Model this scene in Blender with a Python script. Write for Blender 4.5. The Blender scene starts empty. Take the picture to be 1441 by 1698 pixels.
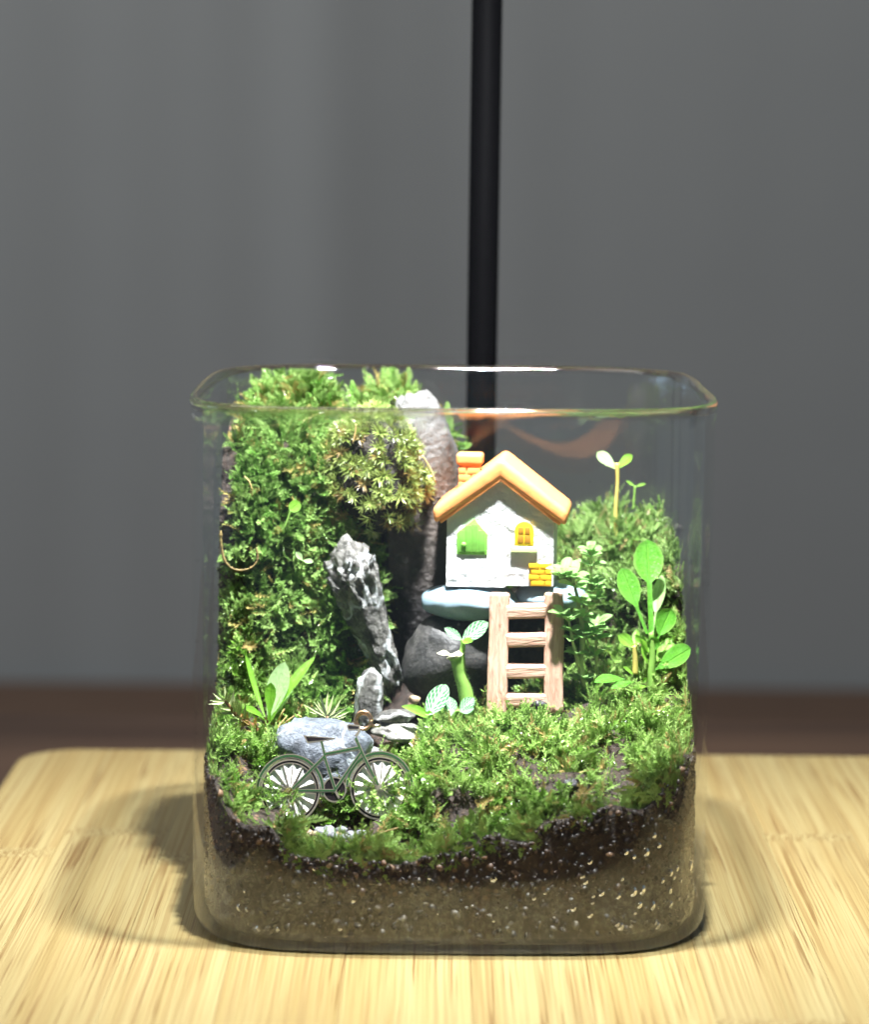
import bpy, bmesh, math, random
import numpy as np
from mathutils import Vector, Matrix, noise

BT = -0.11                     # height of the board's top, cm
S = 0.01                       # everything below is measured in centimetres
rng = np.random.default_rng(7)
random.seed(7)
scene = bpy.context.scene
COL = scene.collection

# ------------------------------------------------------------------ camera
F_PX, W_PX, H_PX = 5081.9, 1441.0, 1698.0
CAM = np.array([-0.2545, -58.726, 14.7455])
PIT, YAW, ROLL = math.radians(7.1595), math.radians(-0.079), math.radians(0.514)
FWD = np.array([math.sin(YAW)*math.cos(PIT), math.cos(YAW)*math.cos(PIT), -math.sin(PIT)])
_R = np.array([math.cos(YAW), -math.sin(YAW), 0.0]); _U = np.cross(_R, FWD)
RGT = math.cos(ROLL)*_R + math.sin(ROLL)*_U
UPV = -math.sin(ROLL)*_R + math.cos(ROLL)*_U
cam_d = bpy.data.cameras.new('camera'); cam = bpy.data.objects.new('camera', cam_d); COL.objects.link(cam)
cam.matrix_world = Matrix(((RGT[0], UPV[0], -FWD[0], CAM[0]*S), (RGT[1], UPV[1], -FWD[1], CAM[1]*S),
                           (RGT[2], UPV[2], -FWD[2], CAM[2]*S), (0, 0, 0, 1)))
cam_d.sensor_fit = 'HORIZONTAL'; cam_d.sensor_width = 36.0
cam_d.lens = 36.0*F_PX/W_PX
cam_d.clip_start = 0.02; cam_d.clip_end = 50.0
cam_d.dof.use_dof = True; cam_d.dof.focus_distance = 0.578; cam_d.dof.aperture_fstop = 18.0
scene.camera = cam

# ------------------------------------------------------------------ world, lamps, exposure
world = bpy.data.worlds.new('World'); scene.world = world; world.use_nodes = True
bg = world.node_tree.nodes['Background']
bg.inputs['Color'].default_value = (0.66, 0.84, 1.0, 1); bg.inputs['Strength'].default_value = 0.20
LAMP = (1.3, -6.0, 32.0)
ld = bpy.data.lights.new('lamp_light', 'AREA'); ld.shape = 'DISK'; ld.size = 2.1*S
ld.energy = 2.25; ld.color = (0.96, 0.98, 1.0); ld.spread = math.radians(82)
lo = bpy.data.objects.new('lamp_light', ld); COL.objects.link(lo)
lo.location = [c*S for c in LAMP]
lo.rotation_euler = (Vector((0.0, 0.6*S, 5*S)) - lo.location).to_track_quat('-Z', 'Y').to_euler()
rd = bpy.data.lights.new('wall_fill', 'AREA'); rd.shape = 'RECTANGLE'; rd.size = 0.9; rd.size_y = 0.9  # added fill with no visible source, turned back to brighten the wall
rd.energy = 12.0; rd.color = (1.0, 0.985, 0.94)
ro = bpy.data.objects.new('wall_fill', rd); COL.objects.link(ro)
ro.location = (-0.5, 0.15, 1.45)
ro.rotation_euler = (Vector((0.05, 0.88, 0.5)) - ro.location).to_track_quat('-Z', 'Y').to_euler()
wd = bpy.data.lights.new('wall_fill_blue', 'AREA'); wd.shape = 'RECTANGLE'; wd.size = 0.6; wd.size_y = 0.5  # added bluish fill to tint the lower wall; there is no window
wd.energy = 1.4; wd.color = (0.55, 0.78, 1.0)
wo = bpy.data.objects.new('wall_fill_blue', wd); COL.objects.link(wo)
wo.location = (-1.3, 0.35, 0.25)
wo.rotation_euler = (Vector((0.2, 0.88, -0.05)) - wo.location).to_track_quat('-Z', 'Y').to_euler()
vs = scene.view_settings
vs.view_transform = 'Standard'; vs.look = 'None'; vs.exposure = 0.0; vs.gamma = 1.0; vs.use_curve_mapping = False
cy = scene.cycles
cy.use_denoising = True
cy.max_bounces = 14; cy.diffuse_bounces = 4; cy.glossy_bounces = 5; cy.transmission_bounces = 12
cy.transparent_max_bounces = 24
cy.caustics_reflective = False; cy.caustics_refractive = False
cy.sample_clamp_indirect = 6.0; cy.blur_glossy = 0.3
scene.unit_settings.system = 'METRIC'

# ------------------------------------------------------------------ helpers
def ray(px, py):
    d = FWD + RGT*((px-720.5)/F_PX) - UPV*((py-849.0)/F_PX)
    return d

def at(px, py, Y):
    """the point of the plane y = Y (cm) that lies behind a pixel of the photograph"""
    d = ray(px, py); t = (Y-CAM[1])/d[1]
    return CAM + d*t

def tag(o, label=None, cat=None, group=None, kind=None):
    if label: o['label'] = label
    if cat: o['category'] = cat
    if group: o['group'] = group
    if kind: o['kind'] = kind
    return o

def thing(name, base, label, cat, group=None):
    e = bpy.data.objects.new(name, None); COL.objects.link(e)
    e.empty_display_size = 0.005
    e.location = [float(c)*S for c in base]
    e['_b'] = [float(c) for c in base]
    return tag(e, label, cat, group)

def base_of(o):
    b = np.zeros(3)
    while o is not None:
        if '_b' in o.keys(): b = b + np.array(o['_b'][:])
        o = o.parent
    return b

def mk(name, V, F, mat, parent=None, smooth=True, base=None, uv=None, attrs=None, mats=None):
    """one mesh object; V in world centimetres"""
    V = np.asarray(V, dtype=np.float64)
    if parent is not None: b = base_of(parent)
    elif base is not None: b = np.asarray(base, dtype=float)
    else: b = np.array([V[:, 0].mean(), V[:, 1].mean(), V[:, 2].min()])
    L = (V-b)*S
    me = bpy.data.meshes.new(name)
    if isinstance(F, np.ndarray):
        k = F.shape[1]; n = len(F)
        me.vertices.add(len(L)); me.vertices.foreach_set('co', L.astype(np.float32).ravel())
        me.loops.add(n*k); me.loops.foreach_set('vertex_index', F.astype(np.int32).ravel())
        me.polygons.add(n); me.polygons.foreach_set('loop_start', np.arange(0, n*k, k, dtype=np.int32))
        me.polygons.foreach_set('loop_total', np.full(n, k, dtype=np.int32))
        me.update(calc_edges=True)
    else:
        me.from_pydata([tuple(v) for v in L], [], F)
    if smooth:
        me.polygons.foreach_set('use_smooth', np.ones(len(me.polygons), dtype=bool))
    if uv is not None:
        ul = me.uv_layers.new(name='UVMap')
        li = np.empty(len(me.loops), dtype=np.int32); me.loops.foreach_get('vertex_index', li)
        ul.data.foreach_set('uv', np.asarray(uv, dtype=np.float32)[li].ravel())
    if attrs:
        for an, arr in attrs.items():
            arr = np.asarray(arr, dtype=np.float32)
            if arr.ndim == 1:
                a = me.attributes.new(an, 'FLOAT', 'POINT'); a.data.foreach_set('value', arr)
            else:
                a = me.attributes.new(an, 'FLOAT_VECTOR', 'POINT'); a.data.foreach_set('vector', arr.ravel())
    me.materials.append(mat)
    me.validate(clean_customdata=False)
    o = bpy.data.objects.new(name, me); COL.objects.link(o)
    if parent is not None: o.parent = parent
    else:
        o.location = [float(c)*S for c in b]; o['_b'] = [float(c) for c in b]
    return o

def sharp(o, ang=40):
    me = o.data
    bm = bmesh.new(); bm.from_mesh(me)
    for e in bm.edges:
        e.smooth = not (len(e.link_faces) == 2 and e.calc_face_angle(0) > math.radians(ang))
    bm.to_mesh(me); bm.free()
    return o

def tube(P, R, n=8, cap=True):
    P = np.asarray(P, float); m = len(P)
    R = np.full(m, R) if np.isscalar(R) else np.asarray(R, float)
    V = []; F = []
    T = np.gradient(P, axis=0); T /= np.linalg.norm(T, axis=1)[:, None]+1e-12
    a = np.array([0.13, 0.97, 0.2]) if abs(T[0][1]) < 0.9 else np.array([1.0, 0.1, 0.1])
    u = np.cross(T[0], a); u /= np.linalg.norm(u)
    for i in range(m):
        u = u - T[i]*np.dot(u, T[i]); u /= np.linalg.norm(u); w = np.cross(T[i], u)
        for k in range(n):
            t = 2*math.pi*k/n
            V.append(P[i]+R[i]*(math.cos(t)*u+math.sin(t)*w))
    for i in range(m-1):
        for k in range(n):
            F.append((i*n+k, i*n+(k+1) % n, (i+1)*n+(k+1) % n, (i+1)*n+k))
    if cap:
        F.append(tuple(range(n-1, -1, -1))); F.append(tuple((m-1)*n+k for k in range(n)))
    return np.array(V), F

def spline(P, n=12):
    P = [np.asarray(p, float) for p in P]
    if len(P) == 2: return np.array([P[0]+(P[1]-P[0])*t for t in np.linspace(0, 1, n)])
    Q = [2*P[0]-P[1]]+P+[2*P[-1]-P[-2]]; out = []
    for i in range(1, len(Q)-2):
        for t in np.linspace(0, 1, n, endpoint=False):
            a, b, c, d = Q[i-1], Q[i], Q[i+1], Q[i+2]
            out.append(0.5*((2*b)+(-a+c)*t+(2*a-5*b+4*c-d)*t*t+(-a+3*b-3*c+d)*t**3))
    out.append(P[-1]); return np.array(out)

def join(parts):
    V = []; F = []; o = 0
    for v, f in parts:
        V.append(np.asarray(v)); F += [tuple(i+o for i in q) for q in f]; o += len(v)
    return np.concatenate(V), F

def bm_arrays(bm):
    bm.verts.ensure_lookup_table(); bm.verts.index_update()
    V = np.array([v.co[:] for v in bm.verts]); F = [tuple(v.index for v in f.verts) for f in bm.faces]
    bm.free(); return V, F

def prism(poly, y0, y1, bev=0.0, seg=2, cuts=0):
    """outline in (x, z) pushed from y0 to y1"""
    bm = bmesh.new()
    a = [bm.verts.new((x, y0, z)) for x, z in poly]; b = [bm.verts.new((x, y1, z)) for x, z in poly]
    n = len(poly)
    bm.faces.new(a); bm.faces.new(b[::-1])
    for i in range(n): bm.faces.new((a[i], b[i], b[(i+1) % n], a[(i+1) % n]))
    bmesh.ops.recalc_face_normals(bm, faces=bm.faces)
    if bev: bmesh.ops.bevel(bm, geom=list(bm.edges), offset=bev, segments=seg, affect='EDGES', profile=0.6)
    return bm_arrays(bm)

def boxa(c, h, bev=0.0, seg=2, sub=0, jit=0.0, seed=0):
    bm = bmesh.new(); bmesh.ops.create_cube(bm, size=2.0)
    for v in bm.verts: v.co = Vector((v.co.x*h[0], v.co.y*h[1], v.co.z*h[2]))
    if bev: bmesh.ops.bevel(bm, geom=list(bm.edges), offset=bev, segments=seg, affect='EDGES', profile=0.6)
    if sub: bmesh.ops.subdivide_edges(bm, edges=list(bm.edges), cuts=sub, use_grid_fill=True)
    if jit:
        for v in bm.verts:
            v.co += Vector(noise.noise_vector(Vector(v.co)*3.0+Vector((seed*3.1, seed, 0))))*jit
    V, F = bm_arrays(bm)
    return V+np.array(c), F

def rotz(V, a, c=(0, 0, 0)):
    c = np.array(c); ca, sa = math.cos(a), math.sin(a)
    M = np.array([[ca, -sa, 0], [sa, ca, 0], [0, 0, 1]]); return (V-c) @ M.T + c

def rock_arrays(c, r, seed, rot=(0, 0, 0), rough=0.25, cuts=6, sub=4, cutd=(0.62, 0.9), fine=0.05, box=1.0):
    bm = bmesh.new(); bmesh.ops.create_icosphere(bm, subdivisions=sub, radius=1.0)
    rr = random.Random(seed); off = Vector((seed*7.3, seed*1.7, -seed*2.9))
    planes = []
    for k in range(cuts):
        n = Vector((rr.uniform(-1, 1), rr.uniform(-1, 1), rr.uniform(-1, 1))).normalized()
        planes.append((n, rr.uniform(*cutd)))
    M = Matrix.Rotation(rot[2], 3, 'Z') @ Matrix.Rotation(rot[1], 3, 'Y') @ Matrix.Rotation(rot[0], 3, 'X')
    for v in bm.verts:
        p = v.co.copy()
        if box != 1.0: p = Vector([math.copysign(abs(a)**box, a) for a in p])
        d = 1+rough*noise.fractal(p*1.3+off, 1.0, 2.0, 3)
        q = p*d
        for n, dd in planes:
            e = q.dot(n)-dd
            if e > 0: q -= n*e*0.88
        q += p*fine*noise.fractal(p*5+off, 0.8, 2.0, 4)
        v.co = M @ Vector((q.x*r[0], q.y*r[1], q.z*r[2]))
    V, F = bm_arrays(bm)
    return V+np.array(c), F

def leaf_arrays(p0, p1, w, face, arch=0.0, cup=0.15, n=10, pet=0.0, peak=0.55, blunt=0.75, wave=0.0, petw=0.10):
    """a leaf blade from p0 to its tip p1 whose upper side looks along face; pet = share that is petiole"""
    p0 = np.asarray(p0, float); p1 = np.asarray(p1, float)
    L = np.linalg.norm(p1-p0); ax = (p1-p0)/L
    f = np.asarray(face, float); f = f-ax*np.dot(f, ax); f /= np.linalg.norm(f)+1e-9
    s = np.cross(ax, f)
    vs_ = np.linspace(-1, 1, 7); V = []; UV = []
    for i in range(n+1):
        u = i/n
        if u < pet: ww = w*petw
        else:
            t = (u-pet)/(1-pet) if pet < 1 else 0
            g = t**(math.log(0.5)/math.log(peak))
            ww = w*max(petw*(1-t), math.sin(math.pi*min(max(g, 0), 1))**blunt)
        c = p0+ax*L*u+f*arch*L*math.sin(math.pi*u*0.9)
        for v in vs_:
            V.append(c+s*ww*0.5*v+f*(cup*ww*(v*v-0.3)+wave*ww*math.sin(u*9+v*2)))
            UV.append((u, 0.5+0.5*v))
    F = []
    m = len(vs_)
    for i in range(n):
        for k in range(m-1):
            F.append((i*m+k, i*m+k+1, (i+1)*m+k+1, (i+1)*m+k))
    return np.array(V), F, np.array(UV)

def leaf(parent, mat, p0, p1, w, face=(0, -0.6, 0.8), name='leaf', back=0.45, **k):
    # the blade leans back towards the light: its tip slides along the line of sight
    p0 = np.asarray(p0, float); p1 = np.asarray(p1, float)
    rise = p1[2]-p0[2]
    if back and rise > 0.05:
        d = (p1-CAM)/np.linalg.norm(p1-CAM); p1 = p1+d*rise*back
    V, F, UV = leaf_arrays(p0, p1, w, face, **k)
    return mk(name, V, F, mat, parent, uv=UV)

# ------------------------------------------------------------------ materials
def new_mat(name):
    m = bpy.data.materials.new(name); m.use_nodes = True
    nt = m.node_tree; nt.nodes.clear()
    out = nt.nodes.new('ShaderNodeOutputMaterial')
    return m, nt, out

class N:
    """small node-tree writer"""
    def __init__(s, nt): s.nt = nt
    def add(s, t, **k):
        n = s.nt.nodes.new(t)
        for a, b in k.items(): setattr(n, a, b)
        return n
    def link(s, a, b): s.nt.links.new(a, b)
    def inp(s, n, name, v):
        i = n.inputs[name]
        if hasattr(v, 'is_output'): s.link(v, i)
        elif isinstance(v, (tuple, list)) and len(v) == 3 and i.type == 'RGBA': i.default_value = (*v, 1)
        else: i.default_value = v
    def coord(s, kind='Object', scale=(100, 100, 100), off=(0, 0, 0)):
        t = s.add('ShaderNodeTexCoord'); m = s.add('ShaderNodeMapping')
        m.inputs['Scale'].default_value = scale; m.inputs['Location'].default_value = off
        s.link(t.outputs[kind], m.inputs['Vector']); return m.outputs[0]
    def noise(s, vec, scale, detail=4, rough=0.55, dist=0.0):
        n = s.add('ShaderNodeTexNoise'); s.link(vec, n.inputs['Vector'])
        n.inputs['Scale'].default_value = scale; n.inputs['Detail'].default_value = detail
        n.inputs['Roughness'].default_value = rough; n.inputs['Distortion'].default_value = dist
        return n.outputs['Fac']
    def vor(s, vec, scale, feature='F1', out='Distance'):
        n = s.add('ShaderNodeTexVoronoi', feature=feature); s.link(vec, n.inputs['Vector']); n.inputs['Scale'].default_value = scale
        return n.outputs[out]
    def ramp(s, fac, stops, interp='LINEAR'):
        r = s.add('ShaderNodeValToRGB'); r.color_ramp.interpolation = interp
        e = r.color_ramp.elements
        while len(e) < len(stops): e.new(0.5)
        for i, (p, c) in enumerate(stops):
            e[i].position = p; e[i].color = (*c, 1) if not np.isscalar(c) else (c, c, c, 1)
        s.link(fac, r.inputs['Fac']); return r.outputs['Color']
    def mix(s, fac, a, b, mode='MIX'):
        m = s.add('ShaderNodeMix', data_type='RGBA', blend_type=mode)
        for i, v in ((0, fac), (6, a), (7, b)):
            if hasattr(v, 'is_output'): s.link(v, m.inputs[i])
            elif i == 0: m.inputs[0].default_value = v
            else: m.inputs[i].default_value = (*v, 1)
        return m.outputs[2]
    def math(s, op, a, b=0.0, c=0.0, clamp=False):
        m = s.add('ShaderNodeMath', operation=op, use_clamp=clamp)
        for i, v in enumerate((a, b, c)):
            if hasattr(v, 'is_output'): s.link(v, m.inputs[i])
            else: m.inputs[i].default_value = v
        return m.outputs[0]
    def maprange(s, v, a, b, c=0.0, d=1.0, smooth=True):
        m = s.add('ShaderNodeMapRange', interpolation_type='SMOOTHSTEP' if smooth else 'LINEAR')
        s.link(v, m.inputs[0])
        for i, x in zip((1, 2, 3, 4), (a, b, c, d)): m.inputs[i].default_value = x
        return m.outputs[0]
    def sep(s, vec):
        n = s.add('ShaderNodeSeparateXYZ'); s.link(vec, n.inputs[0]); return n.outputs
    def comb(s, x, y, z):
        n = s.add('ShaderNodeCombineXYZ')
        for i, v in enumerate((x, y, z)):
            if hasattr(v, 'is_output'): s.link(v, n.inputs[i])
            else: n.inputs[i].default_value = v
        return n.outputs[0]
    def bump(s, h, strength=0.5, dist=0.01):
        b = s.add('ShaderNodeBump'); b.inputs['Strength'].default_value = strength; b.inputs['Distance'].default_value = dist*S
        s.link(h, b.inputs['Height']); return b.outputs[0]
    def pbr(s, color, rough=0.5, normal=None, **k):
        p = s.add('ShaderNodeBsdfPrincipled')
        s.inp(p, 'Base Color', color); s.inp(p, 'Roughness', rough)
        if normal is not None: s.link(normal, p.inputs['Normal'])
        for a, b in k.items(): s.inp(p, a.replace('_', ' '), b)
        return p.outputs[0]

def simple(name, color, rough=0.5, var=0.12, scale=6.0, bump=0.0, bscale=20.0, bdist=0.02, **k):
    m, nt, out = new_mat(name); n = N(nt)
    v = n.coord()
    f = n.noise(v, scale, 5)
    c = n.mix(f, tuple(x*(1-var) for x in color), tuple(min(1, x*(1+var)) for x in color))
    nm = n.bump(n.noise(v, bscale, 5), bump, bdist) if bump else None
    n.link(n.pbr(c, rough, nm, **k), out.inputs[0]); return m

def leaf_mat(name, c1, c2, rough=0.3, transl=0.35, coat=0.0, edge=None):
    m, nt, out = new_mat(name); n = N(nt)
    v = n.coord()
    f = n.noise(v, 9.0, 3)
    c = n.mix(f, c1, c2)
    u = n.sep(n.coord('UV', (1, 1, 1)))
    side = n.math('ABSOLUTE', n.math('SUBTRACT', u[1], 0.5))
    c = n.mix(n.maprange(side, 0.0, 0.05, 0.35, 0.0), c, tuple(min(1, x*1.7) for x in c2))
    if edge: c = n.mix(n.maprange(side, 0.40, 0.49), c, edge)
    a_ = n.math('FRACT', n.math('MULTIPLY', n.math('SUBTRACT', u[0], n.math('MULTIPLY', side, 0.8)), 9.0))
    sv = n.maprange(n.math('ABSOLUTE', n.math('SUBTRACT', a_, 0.5)), 0.03, 0.14, 0.14, 0.0)
    c = n.mix(sv, c, tuple(min(1, x*1.5) for x in c2))
    bl = n.noise(v, 30.0, 4, 0.7)
    c = n.mix(n.maprange(bl, 0.60, 0.74, 0.0, 0.45), c, tuple(x*0.55 for x in c1))
    h = n.math('ADD', n.noise(v, 18.0, 4), n.math('MULTIPLY', n.math('ADD', n.maprange(side, 0.0, 0.06, 1.0, 0.0), sv), -1.2))
    p = n.pbr(c, n.maprange(n.noise(v, 8.0, 3), 0.3, 0.7, rough, rough+0.25), n.bump(h, 0.6, 0.03), Coat_Weight=coat, Coat_Roughness=0.12)
    t = n.add('ShaderNodeBsdfTranslucent'); n.link(n.mix(0.5, c, tuple(min(1, x*1.3) for x in c2)), t.inputs['Color'])
    mx = n.add('ShaderNodeMixShader'); mx.inputs[0].default_value = transl
    n.link(p, mx.inputs[1]); n.link(t.outputs[0], mx.inputs[2]); n.link(mx.outputs[0], out.inputs[0]); return m

def fittonia_mat():
    m, nt, out = new_mat('veined_leaf'); n = N(nt)
    u = n.sep(n.coord('UV', (1, 1, 1)))
    side = n.math('ABSOLUTE', n.math('SUBTRACT', u[1], 0.5))
    wob = n.math('MULTIPLY', n.math('SUBTRACT', n.noise(n.coord(), 9, 2), 0.5), 0.12)
    a = n.math('ADD', n.math('MULTIPLY', n.math('SUBTRACT', u[0], n.math('MULTIPLY', side, 0.75)), 6.0), n.math('MULTIPLY', wob, 5.0))
    st = n.math('ABSOLUTE', n.math('SUBTRACT', n.math('FRACT', a), 0.5))
    v1 = n.maprange(st, 0.10, 0.20, 1.0, 0.0)
    b = n.math('ADD', n.math('MULTIPLY', side, 7.0), wob)
    v2 = n.maprange(n.math('ABSOLUTE', n.math('SUBTRACT', n.math('FRACT', b), 0.5)), 0.06, 0.16, 0.75, 0.0)
    mid = n.maprange(side, 0.02, 0.06, 1.0, 0.0)
    vv = n.math('MAXIMUM', n.math('MAXIMUM', v1, v2), mid)
    c = n.mix(vv, (0.035, 0.20, 0.06), (0.50, 0.78, 0.48))
    p = n.pbr(c, 0.35, n.bump(vv, 0.4, -0.02))
    t = n.add('ShaderNodeBsdfTranslucent'); n.link(c, t.inputs['Color'])
    mx = n.add('ShaderNodeMixShader'); mx.inputs[0].default_value = 0.3
    n.link(p, mx.inputs[1]); n.link(t.outputs[0], mx.inputs[2]); n.link(mx.outputs[0], out.inputs[0]); return m

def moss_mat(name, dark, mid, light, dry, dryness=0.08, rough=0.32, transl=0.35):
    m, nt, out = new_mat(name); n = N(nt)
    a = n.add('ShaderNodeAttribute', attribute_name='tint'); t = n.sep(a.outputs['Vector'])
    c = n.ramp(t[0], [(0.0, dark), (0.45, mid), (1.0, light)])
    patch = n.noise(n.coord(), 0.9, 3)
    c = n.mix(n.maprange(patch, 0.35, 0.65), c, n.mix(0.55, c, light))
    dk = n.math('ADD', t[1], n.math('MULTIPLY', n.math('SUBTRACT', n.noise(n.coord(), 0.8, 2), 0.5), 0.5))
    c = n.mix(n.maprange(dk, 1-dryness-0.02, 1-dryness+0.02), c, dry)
    p = n.pbr(c, rough, None, Specular_IOR_Level=0.8)
    tr = n.add('ShaderNodeBsdfTranslucent'); n.link(n.mix(0.4, c, light), tr.inputs['Color'])
    mx = n.add('ShaderNodeMixShader'); mx.inputs[0].default_value = transl
    n.link(p, mx.inputs[1]); n.link(tr.outputs[0], mx.inputs[2]); n.link(mx.outputs[0], out.inputs[0]); return m

def rock_mat(name, cols, scale=2.0, rough=0.6, bump=0.6, vein=None, bscale=9.0, bdist=0.08, grad=None):
    """cols: (dark, mid, pale); vein: (colour, amount); grad: list of (z cm, colour) zones of mineral colour and painted shade"""
    m, nt, out = new_mat(name); n = N(nt)
    v = n.coord()
    f = n.noise(v, scale, 8, 0.65, 0.3)
    c = n.ramp(f, [(0.32, cols[0]), (0.5, cols[1]), (0.68, cols[2])])
    sp = n.noise(v, scale*9, 4, 0.7)
    c = n.mix(n.maprange(sp, 0.52, 0.72, 0, 0.55), c, cols[2])
    c = n.mix(n.maprange(sp, 0.48, 0.30, 0, 0.55), c, cols[0])
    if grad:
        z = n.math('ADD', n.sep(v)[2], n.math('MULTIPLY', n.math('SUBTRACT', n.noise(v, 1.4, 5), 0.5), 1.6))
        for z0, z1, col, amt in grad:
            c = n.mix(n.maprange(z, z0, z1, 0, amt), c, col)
    if vein:
        w = n.add('ShaderNodeTexNoise'); n.link(v, w.inputs['Vector']); w.inputs['Scale'].default_value = vein[2]; w.inputs['Detail'].default_value = 3
        d = n.math('ABSOLUTE', n.math('SUBTRACT', w.outputs['Fac'], 0.5))
        c = n.mix(n.maprange(d, 0.0, vein[1], 0.9, 0.0), c, vein[0])
    h = n.math('ADD', n.noise(v, bscale, 8, 0.65), n.math('MULTIPLY', n.vor(v, bscale*0.7), 0.35))
    n.link(n.pbr(c, rough, n.bump(h, bump, bdist)), out.inputs[0]); return m

def glass_mat():
    m, nt, out = new_mat('clear_glass'); n = N(nt)
    at_ = n.add('ShaderNodeAttribute', attribute_name='thick')
    fr = n.add('ShaderNodeFresnel'); g = n.add('ShaderNodeNewGeometry')
    ior = n.math('ADD', n.math('MULTIPLY', g.outputs['Backfacing'], 1/1.47-1.47), 1.47)
    n.link(ior, fr.inputs['IOR'])
    tr = n.add('ShaderNodeBsdfTransparent'); tr.inputs['Color'].default_value = (0.988, 0.995, 0.990, 1)
    gl = n.add('ShaderNodeBsdfGlossy'); gl.inputs['Roughness'].default_value = 0.0; gl.inputs['Color'].default_value = (1, 1, 1, 1)
    a = n.add('ShaderNodeMixShader'); n.link(n.math('MINIMUM', fr.outputs[0], 0.19), a.inputs[0]); n.link(tr.outputs[0], a.inputs[1]); n.link(gl.outputs[0], a.inputs[2])
    b = n.add('ShaderNodeBsdfGlass'); b.inputs['IOR'].default_value = 1.47; b.inputs['Roughness'].default_value = 0.0
    b.inputs['Color'].default_value = (0.985, 0.995, 0.99, 1)
    mx = n.add('ShaderNodeMixShader'); n.link(at_.outputs['Fac'], mx.inputs[0]); n.link(a.outputs[0], mx.inputs[1]); n.link(b.outputs[0], mx.inputs[2])
    # thin mist of condensation low on the glass, a few smears and dust specks above
    v = n.coord(); z = n.sep(v)[2]
    mist = n.math('MULTIPLY', n.maprange(n.math('ADD', z, n.math('MULTIPLY', n.noise(v, 0.8, 4), 1.2)), 2.6, 1.2), n.maprange(n.noise(v, 5.0, 5, 0.7), 0.35, 0.7, 0.0, 0.03))
    smear = n.maprange(n.noise(n.comb(n.math('MULTIPLY', n.sep(v)[0], 1.6), n.math('MULTIPLY', n.sep(v)[1], 1.6), n.math('MULTIPLY', z, 0.5)), 1.2, 5, 0.65), 0.56, 0.75, 0.0, 0.010)
    dust = n.math('MULTIPLY', n.maprange(n.vor(v, 3.0), 0.035, 0.06, 1.0, 0.0), 0.22)
    f = n.math('MAXIMUM', n.math('ADD', mist, smear), dust)
    df = n.add('ShaderNodeBsdfDiffuse'); df.inputs['Color'].default_value = (0.75, 0.74, 0.70, 1)
    tl = n.add('ShaderNodeBsdfTranslucent'); tl.inputs['Color'].default_value = (0.75, 0.74, 0.70, 1)
    ms = n.add('ShaderNodeMixShader'); n.link(df.outputs[0], ms.inputs[1]); n.link(tl.outputs[0], ms.inputs[2])
    fx = n.add('ShaderNodeMixShader'); n.link(f, fx.inputs[0]); n.link(mx.outputs[0], fx.inputs[1]); n.link(ms.outputs[0], fx.inputs[2])
    n.link(fx.outputs[0], out.inputs[0]); return m

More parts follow.
